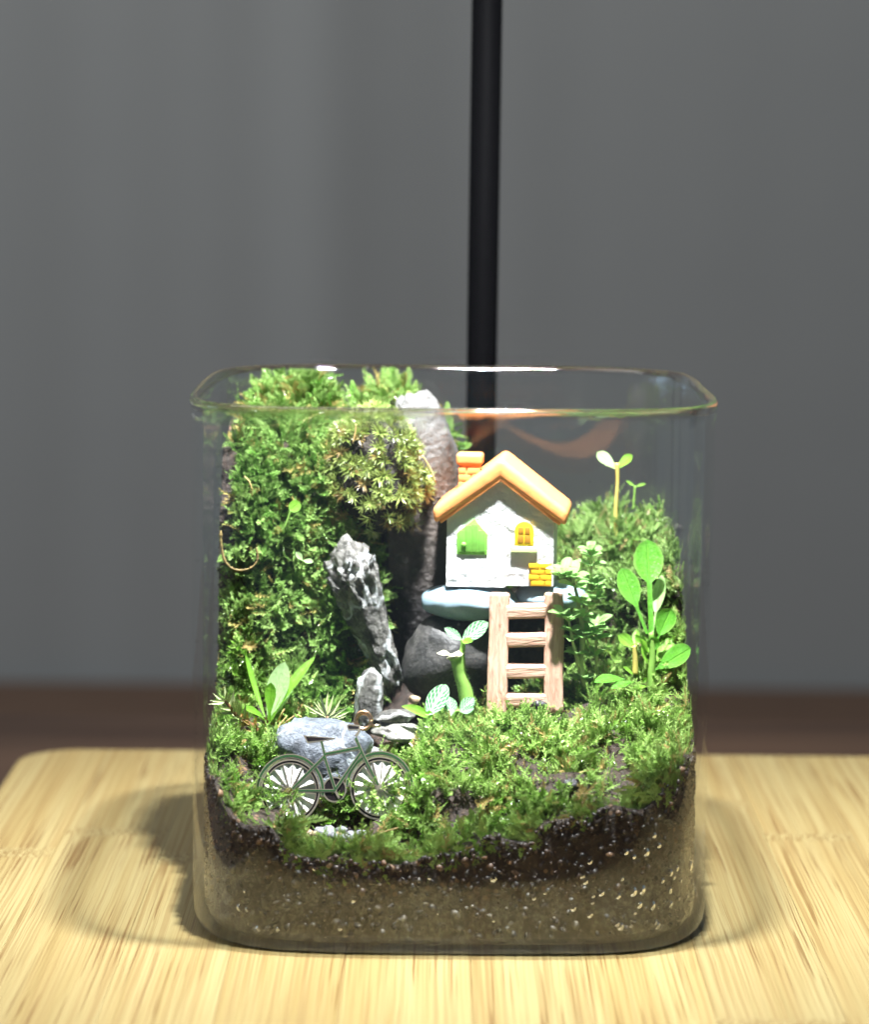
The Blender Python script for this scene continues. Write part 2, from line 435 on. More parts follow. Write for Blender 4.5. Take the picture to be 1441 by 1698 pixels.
def bamboo_mat():
    m, nt, out = new_mat('bamboo'); n = N(nt)
    oi = n.add('ShaderNodeObjectInfo')
    rnd = oi.outputs['Random']
    t = n.add('ShaderNodeTexCoord')
    p = n.add('ShaderNodeVectorMath', operation='MULTIPLY'); n.link(t.outputs['Object'], p.inputs[0]); p.inputs[1].default_value = (100, 100, 100)
    xyz = n.sep(p.outputs[0])
    sh = n.math('MULTIPLY', rnd, 57.0)
    # slight waver of the fibres
    wv = n.noise(n.comb(n.math('MULTIPLY', xyz[0], 0.7), n.math('MULTIPLY', xyz[1], 0.25), sh), 1.0, 2)
    x = n.math('ADD', xyz[0], n.math('MULTIPLY', wv, 0.07))
    # bamboo nodes: one or two cross bands on each strip
    ny = n.math('SUBTRACT', n.math('FRACT', n.math('ADD', n.math('DIVIDE', n.math('ADD', xyz[1], 30.0), 17.0), rnd)), 0.5)
    nd = n.math('ABSOLUTE', n.math('MULTIPLY', ny, 17.0))
    nd = n.math('ADD', nd, n.math('MULTIPLY', n.math('SUBTRACT', n.noise(n.comb(n.math('MULTIPLY', x, 6.0), xyz[1], sh), 1.0, 3), 0.5), 0.5))
    band = n.maprange(nd, 0.22, 0.5, 1.0, 0.0)
    fine = n.noise(n.comb(n.math('MULTIPLY', x, 13.0), n.math('MULTIPLY', xyz[1], 0.05), sh), 1.0, 2, 0.6)
    fine2 = n.noise(n.comb(n.math('MULTIPLY', x, 30.0), n.math('MULTIPLY', xyz[1], 0.12), n.math('ADD', sh, 5.0)), 1.0, 1, 0.5)
    mid = n.noise(n.comb(n.math('MULTIPLY', x, 1.6), n.math('MULTIPLY', xyz[1], 0.05), n.math('ADD', sh, 9.0)), 1.0, 2, 0.6)
    dash = n.noise(n.comb(n.math('MULTIPLY', x, 17.0), n.math('MULTIPLY', xyz[1], 0.15), n.math('ADD', sh, 21.0)), 1.0, 1, 0.5)
    where = n.maprange(n.noise(n.comb(n.math('MULTIPLY', x, 0.7), n.math('MULTIPLY', xyz[1], 0.16), n.math('ADD', sh, 31.0)), 1.0, 2), 0.42, 0.60)
    c = n.mix(n.maprange(mid, 0.32, 0.68), (0.300, 0.240, 0.106), (0.262, 0.192, 0.074))
    c = n.mix(n.maprange(fine, 0.52, 0.60, 0.0, 0.55), c, (0.185, 0.115, 0.036))
    c = n.mix(n.maprange(fine2, 0.52, 0.62, 0.0, 0.45), c, (0.165, 0.098, 0.028))
    c = n.mix(n.math('MULTIPLY', n.maprange(dash, 0.59, 0.64, 0.0, 0.75), where), c, (0.120, 0.058, 0.013))
    blot = n.noise(n.comb(n.math('MULTIPLY', x, 16.0), n.math('MULTIPLY', xyz[1], 9.0), sh), 1.0, 3)
    bc = n.mix(n.maprange(blot, 0.42, 0.60), (0.31, 0.25, 0.11), (0.145, 0.082, 0.022))
    c = n.mix(n.math('MULTIPLY', band, 0.95), c, bc)
    br = n.maprange(rnd, 0.0, 1.0, 0.88, 1.10, False)
    c = n.mix(1.0, c, n.comb(br, br, br), 'MULTIPLY')
    h = n.math('SUBTRACT', n.math('MULTIPLY', n.math('MULTIPLY', band, blot), 0.6), n.math('MULTIPLY', dash, 0.5))
    n.link(n.pbr(c, n.maprange(fine, 0.3, 0.7, 0.36, 0.55), n.bump(h, 0.25, 0.03), Specular_IOR_Level=0.4), out.inputs[0]); return m

def soil_mat():
    m, nt, out = new_mat('layered_soil'); n = N(nt)
    v = n.coord(); xyz = n.sep(v)
    big = n.noise(v, 0.55, 4); mid = n.noise(v, 2.6, 5)
    at_ = n.add('ShaderNodeAttribute', attribute_name='layer')
    z = n.math('ADD', at_.outputs['Fac'], n.math('MULTIPLY', n.math('SUBTRACT', mid, 0.5), 0.75))
    z = n.math('ADD', z, n.math('MULTIPLY', n.math('SUBTRACT', big, 0.5), 0.5))
    top = n.maprange(z, -0.28, 0.34)
    sp = n.noise(v, 13.0, 5, 0.7); sp2 = n.vor(v, 6.5, 'F1', 'Color')
    sand = n.ramp(sp, [(0.33, (0.036, 0.033, 0.028)), (0.52, (0.135, 0.125, 0.108)), (0.70, (0.31, 0.29, 0.255))])
    chunk = n.vor(v, 3.2); cell = n.sep(n.vor(v, 3.2, 'F1', 'Color'))
    isdark = n.math('MULTIPLY', n.maprange(chunk, 0.30, 0.42, 1.0, 0.0), n.maprange(cell[0], 0.50, 0.54))
    sand = n.mix(n.math('MULTIPLY', isdark, 0.85), sand, (0.045, 0.042, 0.036))
    damp = n.noise(v, 1.3, 4, 0.6)
    sand = n.mix(n.maprange(damp, 0.48, 0.60, 0.0, 0.8), sand, (0.035, 0.031, 0.026))
    peat = n.ramp(sp, [(0.32, (0.010, 0.006, 0.004)), (0.55, (0.038, 0.022, 0.015)), (0.74, (0.14, 0.08, 0.05))])
    cc = n.sep(n.vor(v, 7.0, 'F1', 'Color')); d7 = n.vor(v, 7.0)
    fleck = n.math('MULTIPLY', n.maprange(cc[1], 0.82, 0.88), n.maprange(d7, 0.28, 0.36, 1.0, 0.0))
    peat = n.mix(n.math('MULTIPLY', fleck, 0.8), peat, (0.24, 0.14, 0.08))
    c = n.mix(top, sand, peat)
    h = n.math('ADD', n.noise(v, 7.0, 6, 0.7), n.math('MULTIPLY', n.vor(v, 5.0), 0.5))
    n.link(n.pbr(c, 0.55, n.bump(h, 0.9, 0.12)), out.inputs[0]); return m

M = {}
M['glass'] = glass_mat()
M['bamboo'] = bamboo_mat()
M['soil'] = soil_mat()
M['black_metal'] = simple('black_satin_metal', (0.0022, 0.0022, 0.0026), 0.6, 0.3, 8, 0.05, 60, 0.01, Specular_IOR_Level=0.02)
M['white_diffuser'] = simple('white_diffuser', (0.8, 0.8, 0.8), 0.5)
M['wood_pink'] = None
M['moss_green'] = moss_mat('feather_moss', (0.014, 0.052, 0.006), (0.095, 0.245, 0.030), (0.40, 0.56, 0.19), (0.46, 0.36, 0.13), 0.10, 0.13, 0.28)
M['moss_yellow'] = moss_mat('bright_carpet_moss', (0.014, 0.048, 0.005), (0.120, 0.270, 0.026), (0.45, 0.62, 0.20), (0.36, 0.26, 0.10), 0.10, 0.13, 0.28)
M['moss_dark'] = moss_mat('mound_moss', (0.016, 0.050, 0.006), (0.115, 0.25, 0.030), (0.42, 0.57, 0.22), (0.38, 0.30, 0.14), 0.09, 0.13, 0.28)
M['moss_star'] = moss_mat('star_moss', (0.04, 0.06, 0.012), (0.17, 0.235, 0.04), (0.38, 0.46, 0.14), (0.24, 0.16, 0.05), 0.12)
M['leaf_spring'] = leaf_mat('spring_leaf', (0.15, 0.38, 0.03), (0.26, 0.50, 0.06), 0.3, 0.42)
M['leaf_pale'] = leaf_mat('pale_leaf', (0.36, 0.56, 0.24), (0.48, 0.66, 0.32), 0.4, 0.45)
M['leaf_glossy'] = leaf_mat('glossy_leaf', (0.075, 0.29, 0.025), (0.15, 0.40, 0.045), 0.18, 0.3, 1.0, (0.19, 0.43, 0.07))
M['leaf_small'] = leaf_mat('small_matte_leaf', (0.22, 0.42, 0.12), (0.34, 0.55, 0.20), 0.35, 0.35)
M['leaf_fitt'] = fittonia_mat()
M['stem_green'] = simple('green_stem', (0.22, 0.40, 0.08), 0.4, 0.2, 5)
M['stem_pale'] = simple('pale_stem', (0.42, 0.44, 0.22), 0.45, 0.2, 5)
M['stem_amber'] = simple('amber_stem', (0.55, 0.45, 0.12), 0.4, 0.2, 4)
M['stem_brown'] = simple('brown_twig', (0.20, 0.09, 0.035), 0.6, 0.35, 6, 0.4, 14)
M['needle'] = simple('grey_green_needle', (0.36, 0.42, 0.20), 0.45, 0.25, 3)
M['needle_straw'] = simple('straw_needle', (0.50, 0.36, 0.14), 0.5, 0.25, 3)
M['root'] = simple('yellow_root', (0.20, 0.14, 0.045), 0.7, 0.6, 5, 0.4, 15)

# ------------------------------------------------------------------ the setting
def wall_and_table():
    YW = 88.5
    xs = np.linspace(-110, 110, 300); zs = np.linspace(-14, 150, 8)
    V = []; F = []
    for z in zs:
        for x in xs:
            fold = 0.9*math.sin(x*0.30+0.2)+0.45*math.sin(x*0.71+2.0)+0.2*math.sin(x*1.3)
            env = math.exp(-((x+7.0)/10.0)**2)+0.12
            V.append((x, YW+fold*env*0.32, z))
    nx = len(xs)
    for j in range(len(zs)-1):
        for i in range(nx-1):
            F.append((j*nx+i, j*nx+i+1, (j+1)*nx+i+1, (j+1)*nx+i))
    m = simple('grey_wall_paint', (0.40, 0.395, 0.385), 0.9, 0.04, 0.15, 0.05, 8)
    w = mk('wall', V, F, m, base=(0, YW, -14)); tag(w, kind='structure')
    # dark table top under the board, and the brown bench top behind and below it
    m, nt, out = new_mat('dark_table_wood'); n = N(nt)
    v = n.coord('Object', (8, 100, 100))
    g = n.noise(v, 0.35, 5, 0.6, 0.4)
    c = n.ramp(g, [(0.3, (0.036, 0.018, 0.011)), (0.7, (0.085, 0.047, 0.028))])
    n.link(n.pbr(c, 0.6, Specular_IOR_Level=0.25), out.inputs[0])
    V, F = boxa((0, -4.0, -3.25), (62, 30.5, 1.5), 0.3)
    t = mk('table', V, F, m, base=(0, 0, -1.75)); tag(t, kind='structure')
    m2 = simple('brown_bench_wood', (0.125, 0.068, 0.040), 0.7, 0.2, 0.2)
    V, F = boxa((0, 57.0, -13.0), (100, 30.5, 1.0), 0.4)
    s = mk('bench_top', V, F, m2); tag(s, kind='structure')
wall_and_table()

def board():
    X0, X1, Y0, Y1, R = -10.15, 14.5, -10.6, 13.5, 1.5
    b = thing('bamboo_board', (0, 0, -1.75), 'pale bamboo board with rounded corner under the glass jar', 'board')
    out = []
    for cx_, cy_, a0 in ((X1-R, Y1-R, 0), (X0+R, Y1-R, 90), (X0+R, Y0+R, 180), (X1-R, Y0+R, 270)):
        for k in range(13):
            a = math.radians(a0+90*k/12); out.append((cx_+R*math.cos(a), cy_+R*math.sin(a)))
    def clip(poly, xa, xb):
        for sgn, lim in ((1, xa), (-1, -xb)):
            res = []
            for i in range(len(poly)):
                p, q = poly[i], poly[(i+1) % len(poly)]
                ip, iq = sgn*p[0] >= lim, sgn*q[0] >= lim
                if ip: res.append(p)
                if ip != iq:
                    t = (sgn*lim-p[0])/(q[0]-p[0]); res.append((sgn*lim, p[1]+t*(q[1]-p[1])))
            poly = res
        return poly
    x = X0
    ws = [2.05, 2.2, 1.95, 2.1, 2.25, 2.0, 2.1, 2.2, 1.9, 2.1, 2.05, 1.85]
    for i, w in enumerate(ws):
        xb = min(x+w, X1) if i < len(ws)-1 else X1
        poly = clip(out, x, xb-0.006)
        bm = bmesh.new()
        top = [bm.verts.new((px, py, BT)) for px, py in poly]; bot = [bm.verts.new((px, py, -1.5)) for px, py in poly]
        nn = len(poly); bm.faces.new(top); bm.faces.new(bot[::-1])
        for k in range(nn): bm.faces.new((top[k], bot[k], bot[(k+1) % nn], top[(k+1) % nn]))
        bmesh.ops.remove_doubles(bm, verts=bm.verts, dist=1e-4)
        bmesh.ops.recalc_face_normals(bm, faces=bm.faces)
        es = []
        for e in bm.edges:
            if len(e.link_faces) == 2 and e.calc_face_angle(0) > 0.9:
                m_ = (e.verts[0].co+e.verts[1].co)/2
                if m_.z > BT-0.01 and (abs(m_.y-Y1) < R or m_.y < Y0+R or m_.x < X0+0.01 or m_.x > X1-0.01): es.append(e)
        if es: bmesh.ops.bevel(bm, geom=es, offset=0.12, segments=3, affect='EDGES', profile=0.5)
        V, F = bm_arrays(bm)
        o = mk('bamboo_strip', V, F, M['bamboo'], b, smooth=False)
        x = xb
    for fx, fy in ((-8.5, 12.5), (12.5, 12.5), (-8.5, -9), (12.5, -9)):
        V, F = tube([(fx, fy, -1.75), (fx, fy, -1.5)], 0.6, 20)
        mk('rubber_foot', V, F, M['black_metal'], b)
board()

def lamp():
    P = at(801, 300, 8.6)
    px0 = P[0]
    t = thing('desk_lamp', (px0+0.0, 8.6, 0.0), 'black lamp stand whose thin pole rises behind the glass jar', 'lamp')
    V, F = tube([(px0, 8.6, BT+0.004), (px0, 8.6, 0.05), (px0, 8.6, 0.55), (px0, 8.6, 0.65)], [2.9, 3.0, 3.0, 2.85], 56)
    sharp(mk('lamp_base', V, F, M['black_metal'], t), 50)
    top = np.array([px0+0.10, 8.6, 31.0])
    V, F = tube([(px0-0.02, 8.6, 0.6), (px0, 8.6, 5), top], 0.335, 28)
    mk('pole', V, F, M['black_metal'], t)
    arm = spline([top, (px0+0.15, 8.3, 33.4), (px0+0.3, 6.0, 35.0), (1.0, 0.5, 35.0), (LAMP[0], LAMP[1], 34.2)], 10)
    V, F = tube(arm, 0.335, 20); mk('arm', V, F, M['black_metal'], t)
    c = np.array(LAMP)
    V, F = tube([c+[0, 0, 0.02], c+[0, 0, 0.25], c+[0, 0, 1.6], c+[0, 0, 2.3]], [2.2, 2.5, 2.4, 0.8], 48)
    h = sharp(mk('lamp_head', V, F, M['black_metal'], t), 50)
lamp()

# ------------------------------------------------------------------ glass jar
JH, JA, JN = 9.83, 5.0, 4.6     # rim height, half width, roundness of the plan
def se(theta, a, n=JN):
    c, s_ = np.cos(theta), np.sin(theta)
    r = a/(np.abs(c)**n+np.abs(s_)**n)**(1/n)
    return r*c, r*s_

JX = 0.974     # the jar is a touch narrower than deep
def jar():
    NT = 288
    th = np.linspace(0, 2*np.pi, NT, endpoint=False)
    RT = 0.55
    prof = []   # (half width, z, thick)
    prof += [(0.0, BT+0.06, 0.1), (2.5, BT+0.06, 0.1), (4.0, BT+0.04, 0.1), (4.50, BT, 0.2)]
    for k in range(1, 9):
        a = math.pi/2*k/8; prof.append((4.60+0.40*math.sin(a), BT+0.40-0.40*math.cos(a), 0.3))
    for z in (0.75, 1.0, 1.4): prof.append((5.0, z, 0.0))
    for z in np.linspace(2, JH-0.7, 10): prof.append((5.0, z, 0))
    prof += [(5.0, JH-0.42, 0), (5.005, JH-0.34, 0.2), (5.01, JH-0.25, 0.2), (5.022, JH-0.16, RT), (5.032, JH-0.09, RT), (5.015, JH-0.03, RT), (4.965, JH, RT),
             (4.90, JH-0.015, RT), (4.845, JH-0.06, RT), (4.815, JH-0.13, RT), (4.80, JH-0.22, 0.2), (4.80, JH-0.34, 0.1), (4.80, JH-0.44, 0)]
    for z in np.linspace(JH-0.7, 2, 10): prof.append((4.80, z, 0))
    for z in (1.4, 0.9): prof.append((4.80, z, 0))
    for k in range(0, 8):
        a = math.pi/2*k/7; prof.append((4.45+0.35*math.cos(a), 0.37-0.35*math.sin(a), 0.2))
    prof += [(2.5, 0.02, 0.1), (0.0, 0.02, 0.1)]
    V = []; T = []
    for a, z, t in prof:
        # the panes bow and ripple a little, as pressed glass does
        if a == 0:
            V.append((0, 0, z)); T.append(t); continue
        rip = 0.030*np.sin(3*th+0.6)*np.cos(z*0.35)+0.012*np.sin(7*th+z*0.5)
        x, y = se(th, a)
        inner = 1.0
        V += list(zip(JX*x*(1+rip*0.10*inner), y*(1+rip*0.10*inner), np.full(NT, z)))
        ax_, ay_ = np.abs(x)/a, np.abs(y)/a
        corner = np.clip((np.minimum(ax_, ay_)-0.84)/0.06, 0, 1)*0.48
        T += list(np.maximum(t, corner*corner*(3-2*corner)))
    F = []; idx = []; k = 0
    for a, z, t in prof:
        idx.append(k); k += 1 if a == 0 else NT
    for i in range(len(prof)-1):
        a0, a1 = idx[i], idx[i+1]
        for j in range(NT):
            j2 = (j+1) % NT
            if prof[i][0] == 0: F.append((a0, a1+j2, a1+j))
            elif prof[i+1][0] == 0: F.append((a0+j, a0+j2, a1))
            else: F.append((a0+j, a0+j2, a1+j2, a1+j))
    o = mk('glass_jar', V, F, M['glass'], base=(0, 0, 0), attrs={'thick': T})
    bm = bmesh.new(); bm.from_mesh(o.data); bmesh.ops.recalc_face_normals(bm, faces=bm.faces); bm.to_mesh(o.data); bm.free()
    tag(o, 'open square glass jar with rounded corners holding the miniature garden', 'jar')
    o.location.z += 0.003*S
    return o
JAR = jar()

# ------------------------------------------------------------------ soil
CTRL = np.array([
 (-4.6,-4.7,2.55),(-3.6,-4.7,2.15),(-2.6,-4.7,1.72),(-1.2,-4.7,1.58),(0,-4.7,1.72),(1,-4.7,2.05),(2,-4.7,2.45),(3.3,-4.7,2.65),(4.6,-4.7,3.15),
 (-4.6,-3.2,2.75),(-3.4,-3.3,2.2),(-2.5,-3.3,1.72),(-1.85,-3.5,1.66),(-1.2,-3.4,2.1),(0.2,-3.2,2.6),(2,-3.2,2.95),(3.5,-3.2,3.1),(4.6,-3.2,3.3),
 (-4.6,-1.6,2.9),(-3,-1.6,2.6),(-1.2,-1.6,2.55),(0.5,-1.6,3.15),(2,-1.6,3.35),(4.4,-1.6,3.4),
 (-4.6,0,3.2),(-3,0,3.0),(-1.5,0,2.75),(0,0,3.05),(1.5,0,3.4),(3,0,3.6),(4.6,0,3.8),
 (-4.6,1.0,3.9),(-3.2,0.9,3.6),(-2.2,0.9,2.9),(-0.8,1,2.8),(0.6,1.0,2.9),(1.6,1.0,3.2),(2.6,1.0,3.9),(3.6,1.0,4.2),(4.6,1.0,4.7),
 (-4.6,1.6,7.2),(-3.3,1.6,7.0),(-2.5,1.6,5.2),(-1.5,1.8,2.8),(0.0,1.8,2.8),(1.4,1.8,3.0),(2.6,1.8,4.9),(3.6,1.8,5.8),(4.6,1.8,6.1),
 (-4.6,2.2,8.3),(-3.3,2.2,8.6),(-2.4,2.3,8.0),(-1.5,2.6,3.0),(0.2,2.7,3.0),(1.4,2.5,3.4),(2.6,2.6,5.9),(3.6,2.6,6.5),(4.6,2.6,6.7),
 (-4.6,3.3,8.9),(-3.0,3.3,9.05),(-1.8,3.4,8.95),(-0.8,3.5,8.2),(0.4,3.4,6.2),(1.6,3.3,5.4),(2.6,3.4,6.35),(3.6,3.4,6.6),(4.6,3.4,6.7),
 (-4.6,4.6,8.8),(-3.0,4.6,9.1),(-1.2,4.6,9.0),(0.4,4.6,6.6),(1.8,4.6,6.2),(3.2,4.6,6.6),(4.6,4.6,6.2)])
def hsoil(x, y):
    x = np.asarray(x, float); y = np.asarray(y, float)
    d2 = (x[..., None]-CTRL[:, 0])**2+(y[..., None]-CTRL[:, 1])**2+0.02
    w = d2**-2.0
    h = (w*CTRL[:, 2]).sum(-1)/w.sum(-1)
    return h+0.06*np.sin(x*3.1+y*1.3)+0.05*np.sin(x*1.7-y*4.1+1)+0.05*np.sin(x*5.3+2)*np.sin(y*4.7)

SA = 4.72
def soil():
    NR, NT = 110, 300
    th = np.linspace(0, 2*np.pi, NT, endpoint=False)
    x, y = se(th, SA); x = x*JX
    V = [(0, 0, float(hsoil(0, 0)))]
    for i in range(1, NR+1):
        r = (i/NR)**0.8
        xs, ys = x*r, y*r
        V += list(zip(xs, ys, hsoil(xs, ys)))
    zt = np.array([v[2] for v in V[-NT:]])
    NS = 16
    for k in range(1, NS+1):
        t = k/NS; zz = zt*(1-t)+0.30*t
        V += list(zip(x, y, zz))
    for a, z in ((4.69, 0.17), (4.62, 0.08), (4.45, 0.04)):
        xx, yy = se(th, a); xx = xx*JX; V += list(zip(xx, yy, np.full(NT, z)))
    V.append((0, 0, 0.04))
    F = [(0, 1+j, 1+(j+1) % NT) for j in range(NT)]
    rows = NR+NS+3
    for i in range(rows-1):
        a0, a1 = 1+i*NT, 1+(i+1)*NT
        for j in range(NT):
            j2 = (j+1) % NT; F.append((a0+j, a1+j, a1+j2, a0+j2))
    a0 = 1+(rows-1)*NT
    for j in range(NT): F.append((a0+j, len(V)-1, a0+(j+1) % NT))
    V = np.array(V)
    # height above the boundary between the pale drainage layer and the peat
    lim = np.interp(V[:, 0], [-4.7, -3.8, -2.6, -1, 1, 2.5, 4.7], [1.55, 1.32, 1.06, 0.98, 0.98, 1.10, 1.62])
    o = mk('soil', V, F, M['soil'], base=(0, 0, 0), attrs={'layer': V[:, 2]-lim})
    tag(o, kind='structure', label='layered dark soil over pale drainage sand inside the jar')
    return V, F
SV, SF = soil()

def soil_clods():
    """crumbs of peat and grit pressed against the glass"""
    bm = bmesh.new(); bmesh.ops.create_icosphere(bm, subdivisions=1, radius=1.0)
    tv, tf = bm_arrays(bm); tf = np.array(tf)
    n = 5200
    th = np.where(rng.random(n) < 0.75, rng.uniform(-math.pi, 0, n), rng.uniform(0, math.pi, n))
    x, y = se(th, SA+0.005); x = x*JX
    top = hsoil(x, y); z = 0.25+(top-0.25)*rng.random(n)
    lim = np.interp(x, [-4.7, -3.8, -2.6, -1, 1, 2.5, 4.7], [1.55, 1.32, 1.06, 0.98, 0.98, 1.10, 1.62])
    r = 0.022+0.055*rng.random(n)**3
    keep = (z > lim) | (rng.random(n) < 0.55)
    r = np.where(keep, r, 0.004)
    sc = rng.uniform(0.6, 1.4, (n, 1, 3))*r[:, None, None]
    a = rng.uniform(0, 6.28, n); ca, sa_ = np.cos(a), np.sin(a)
    J = tv[None]*(1+0.25*rng.normal(size=(n, len(tv), 1)))*sc
    V = np.stack([J[..., 0]*ca[:, None]-J[..., 2]*sa_[:, None], J[..., 1], J[..., 0]*sa_[:, None]+J[..., 2]*ca[:, None]], -1)
    V += np.stack([x, y, z], 1)[:, None]
    V = V.reshape(-1, 3)
    rr = (np.abs(V[:, 0]/JX)**JN+np.abs(V[:, 1])**JN)**(1/JN)
    k = np.minimum(1.0, 4.775/rr); V[:, 0] *= k; V[:, 1] *= k
    F = (tf[None]+(np.arange(n)*len(tv))[:, None, None]).reshape(-1, 3)
    tint = np.stack([np.repeat(rng.random(n), len(tv)), np.repeat(z-lim+rng.normal(size=n)*0.18, len(tv)), np.zeros(len(V))], 1)
    m, nt, out = new_mat('soil_crumbs'); q = N(nt)
    t = q.sep(q.add('ShaderNodeAttribute', attribute_name='tint').outputs['Vector'])
    sand = q.ramp(t[0], [(0.0, (0.012, 0.011, 0.010)), (0.5, (0.055, 0.05, 0.043)), (1.0, (0.19, 0.175, 0.15))])
    peat = q.ramp(t[0], [(0.0, (0.006, 0.004, 0.003)), (0.6, (0.022, 0.013, 0.009)), (0.93, (0.05, 0.028, 0.018)), (1.0, (0.20, 0.115, 0.065))])
    q.link(q.pbr(q.mix(q.maprange(t[1], -0.05, 0.15), sand, peat), 0.5), out.inputs[0])
    tag(mk('soil_crumbs', V, F, m, base=(0, 0, 0), smooth=False, attrs={'tint': tint}), 'crumbs of peat and grit pressed against the jar glass', 'soil', kind='stuff')
soil_clods()

# ------------------------------------------------------------------ scattering
def triangles(V, F):
    T = []
    for f in F:
        for k in range(1, len(f)-1): T.append((f[0], f[k], f[k+1]))
    return np.asarray(V)[np.array(T)]

def scatter(V, F, n, mask):
    T = triangles(V, F)
    nr = np.cross(T[:, 1]-T[:, 0], T[:, 2]-T[:, 0]); ar = np.linalg.norm(nr, axis=1)
    p = ar/ar.sum()
    out_p = []; out_n = []; got = 0
    for _ in range(60):
        k = rng.choice(len(T), size=n*2, p=p)
        r1 = np.sqrt(rng.random(n*2)); r2 = rng.random(n*2)
        P = T[k, 0]*(1-r1)[:, None]+T[k, 1]*(r1*(1-r2))[:, None]+T[k, 2]*(r1*r2)[:, None]
        Nn = nr[k]/(ar[k][:, None]+1e-12)
        ok = mask(P, Nn) > rng.random(n*2)
        out_p.append(P[ok]); out_n.append(Nn[ok]); got += ok.sum()
        if got >= n: break
    return np.concatenate(out_p)[:n], np.concatenate(out_n)[:n]

def frond(seed, nl=22, L=1.0, lw=0.15, ll=0.30, flat=0.5, bend=0.5, spread=0.9):
    """template along +z, length 1: leaflets set round a bending stem; returns V, F, t (height share)"""
    rr = random.Random(seed); V = []; F = []; T = []
    for i in range(nl):
        t = (i+0.5)/nl
        a = i*2.4+rr.uniform(-0.3, 0.3)
        c = np.array([bend*t*t, 0.0, t*(1-0.25*bend*t)])
        rad = np.array([math.cos(a), math.sin(a)*(1-flat*0.4), 0])
        up = np.array([bend*t*1.6, 0, 1.0]); up /= np.linalg.norm(up)
        d = rad*spread+up*(0.55+0.9*t*t); d /= np.linalg.norm(d)
        sd = np.cross(d, up); sd /= np.linalg.norm(sd)+1e-9
        l = ll*(1.15-0.6*t)*rr.uniform(0.8, 1.2); w = lw*(1.1-0.5*t)*rr.uniform(0.8, 1.2)
        nr_ = np.cross(sd, d)
        b = len(V)
        V += [c, c+d*l*0.45+sd*w*0.5+nr_*w*0.22, c+d*l, c+d*l*0.45-sd*w*0.5+nr_*w*0.22]
        T += [t*0.75, t*0.85+0.05, t+0.05, t*0.85+0.05]
        F += [(b, b+1, b+2), (b, b+2, b+3)]
    return np.array(V), np.array(F), np.array(T)

def rosette(seed, nl=16, ll=0.9, lw=0.13):
    rr = random.Random(seed); V = []; F = []; T = []
    for i in range(nl):
        e = rr.uniform(0.1, 1.35)*(0.55+0.45*(i % 3)/2); a = i*2.4+rr.uniform(-0.25, 0.25)
        d = np.array([math.cos(a)*math.cos(e), math.sin(a)*math.cos(e), math.sin(e)])
        sd = np.cross(d, [0, 0, 1]); sd /= np.linalg.norm(sd)+1e-9; nr_ = np.cross(sd, d)
        l = ll*rr.uniform(0.75, 1.1); w = lw*rr.uniform(0.8, 1.2)
        c = np.array([0, 0, 0.05*i/nl]); b = len(V)
        curve = -nr_*l*0.10
        V += [c, c+d*l*0.5+sd*w*0.5-curve, c+d*l*0.5-sd*w*0.5-curve, c+d*l, c+d*l*0.5-curve-nr_*w*0.25]
        T += [0.15, 0.6, 0.6, 1.0, 0.55]
        F += [(b, b+1, b+4), (b, b+4, b+2), (b+1, b+3, b+4), (b+4, b+3, b+2)]
    # short shaggy stem below
    for i in range(10):
        a = i*2.4; z = -0.15-0.12*i
        d = np.array([math.cos(a)*0.8, math.sin(a)*0.8, 0.5]); sd = np.cross(d, [0, 0, 1]); sd /= np.linalg.norm(sd)
        c = np.array([0, 0, z]); b = len(V); l = 0.45; w = 0.12
        V += [c, c+d*l*0.5+sd*w*0.5, c+d*l, c+d*l*0.5-sd*w*0.5]; T += [0.0, 0.1, 0.25, 0.1]
        F += [(b, b+1, b+2), (b, b+2, b+3)]
    return np.array(V), np.array(F), np.array(T)

def feather(seed, nl=54):
    """flat pinnate moss frond along +z, length 1"""
    rr = random.Random(seed); V = []; F = []; T = []
    bend = rr.uniform(0.1, 0.9); sway = rr.uniform(-0.3, 0.3)
    for i in range(nl):
        t = (i+0.5)/nl; sgn = 1 if i % 2 else -1
        c = np.array([bend*t*t*0.8, sway*t*t, t*(1-0.3*bend*t)])
        up = np.array([bend*t*1.4, sway*t, 1.0]); up /= np.linalg.norm(up)
        side = np.array([0, 1.0, 0])*sgn
        l = 0.21*math.sin(math.pi*min(1, 0.18+0.80*t))**0.7*rr.uniform(0.75, 1.2)
        d = side*0.8+up*0.75+np.array([rr.uniform(-0.5, 0.35), 0, 0]); d /= np.linalg.norm(d)
        sd = np.cross(d, [1.0, 0.1*sgn, 0]); sd /= np.linalg.norm(sd)
        w = 0.052*rr.uniform(0.8, 1.3); nr_ = np.cross(sd, d); b = len(V)
        V += [c, c+d*l*0.5+sd*w*0.5+nr_*w*0.3, c+d*l, c+d*l*0.5-sd*w*0.5+nr_*w*0.3]
        T += [t*0.6, t*0.75+0.1, t*0.9+0.15, t*0.75+0.1]
        F += [(b, b+1, b+2), (b, b+2, b+3)]
    return np.array(V), np.array(F), np.array(T)

FE = [feather(s+300) for s in range(12)]
FR = [frond(s, nl=random.Random(s).randint(34, 42), lw=0.062, ll=0.18, bend=random.Random(s+50).uniform(0.1, 0.8)) for s in range(10)]
FRS = [frond(s+100, nl=26, lw=0.10, ll=0.26, bend=random.Random(s).uniform(0.0, 0.6), spread=1.1) for s in range(8)]
RO = [rosette(s) for s in range(6)]

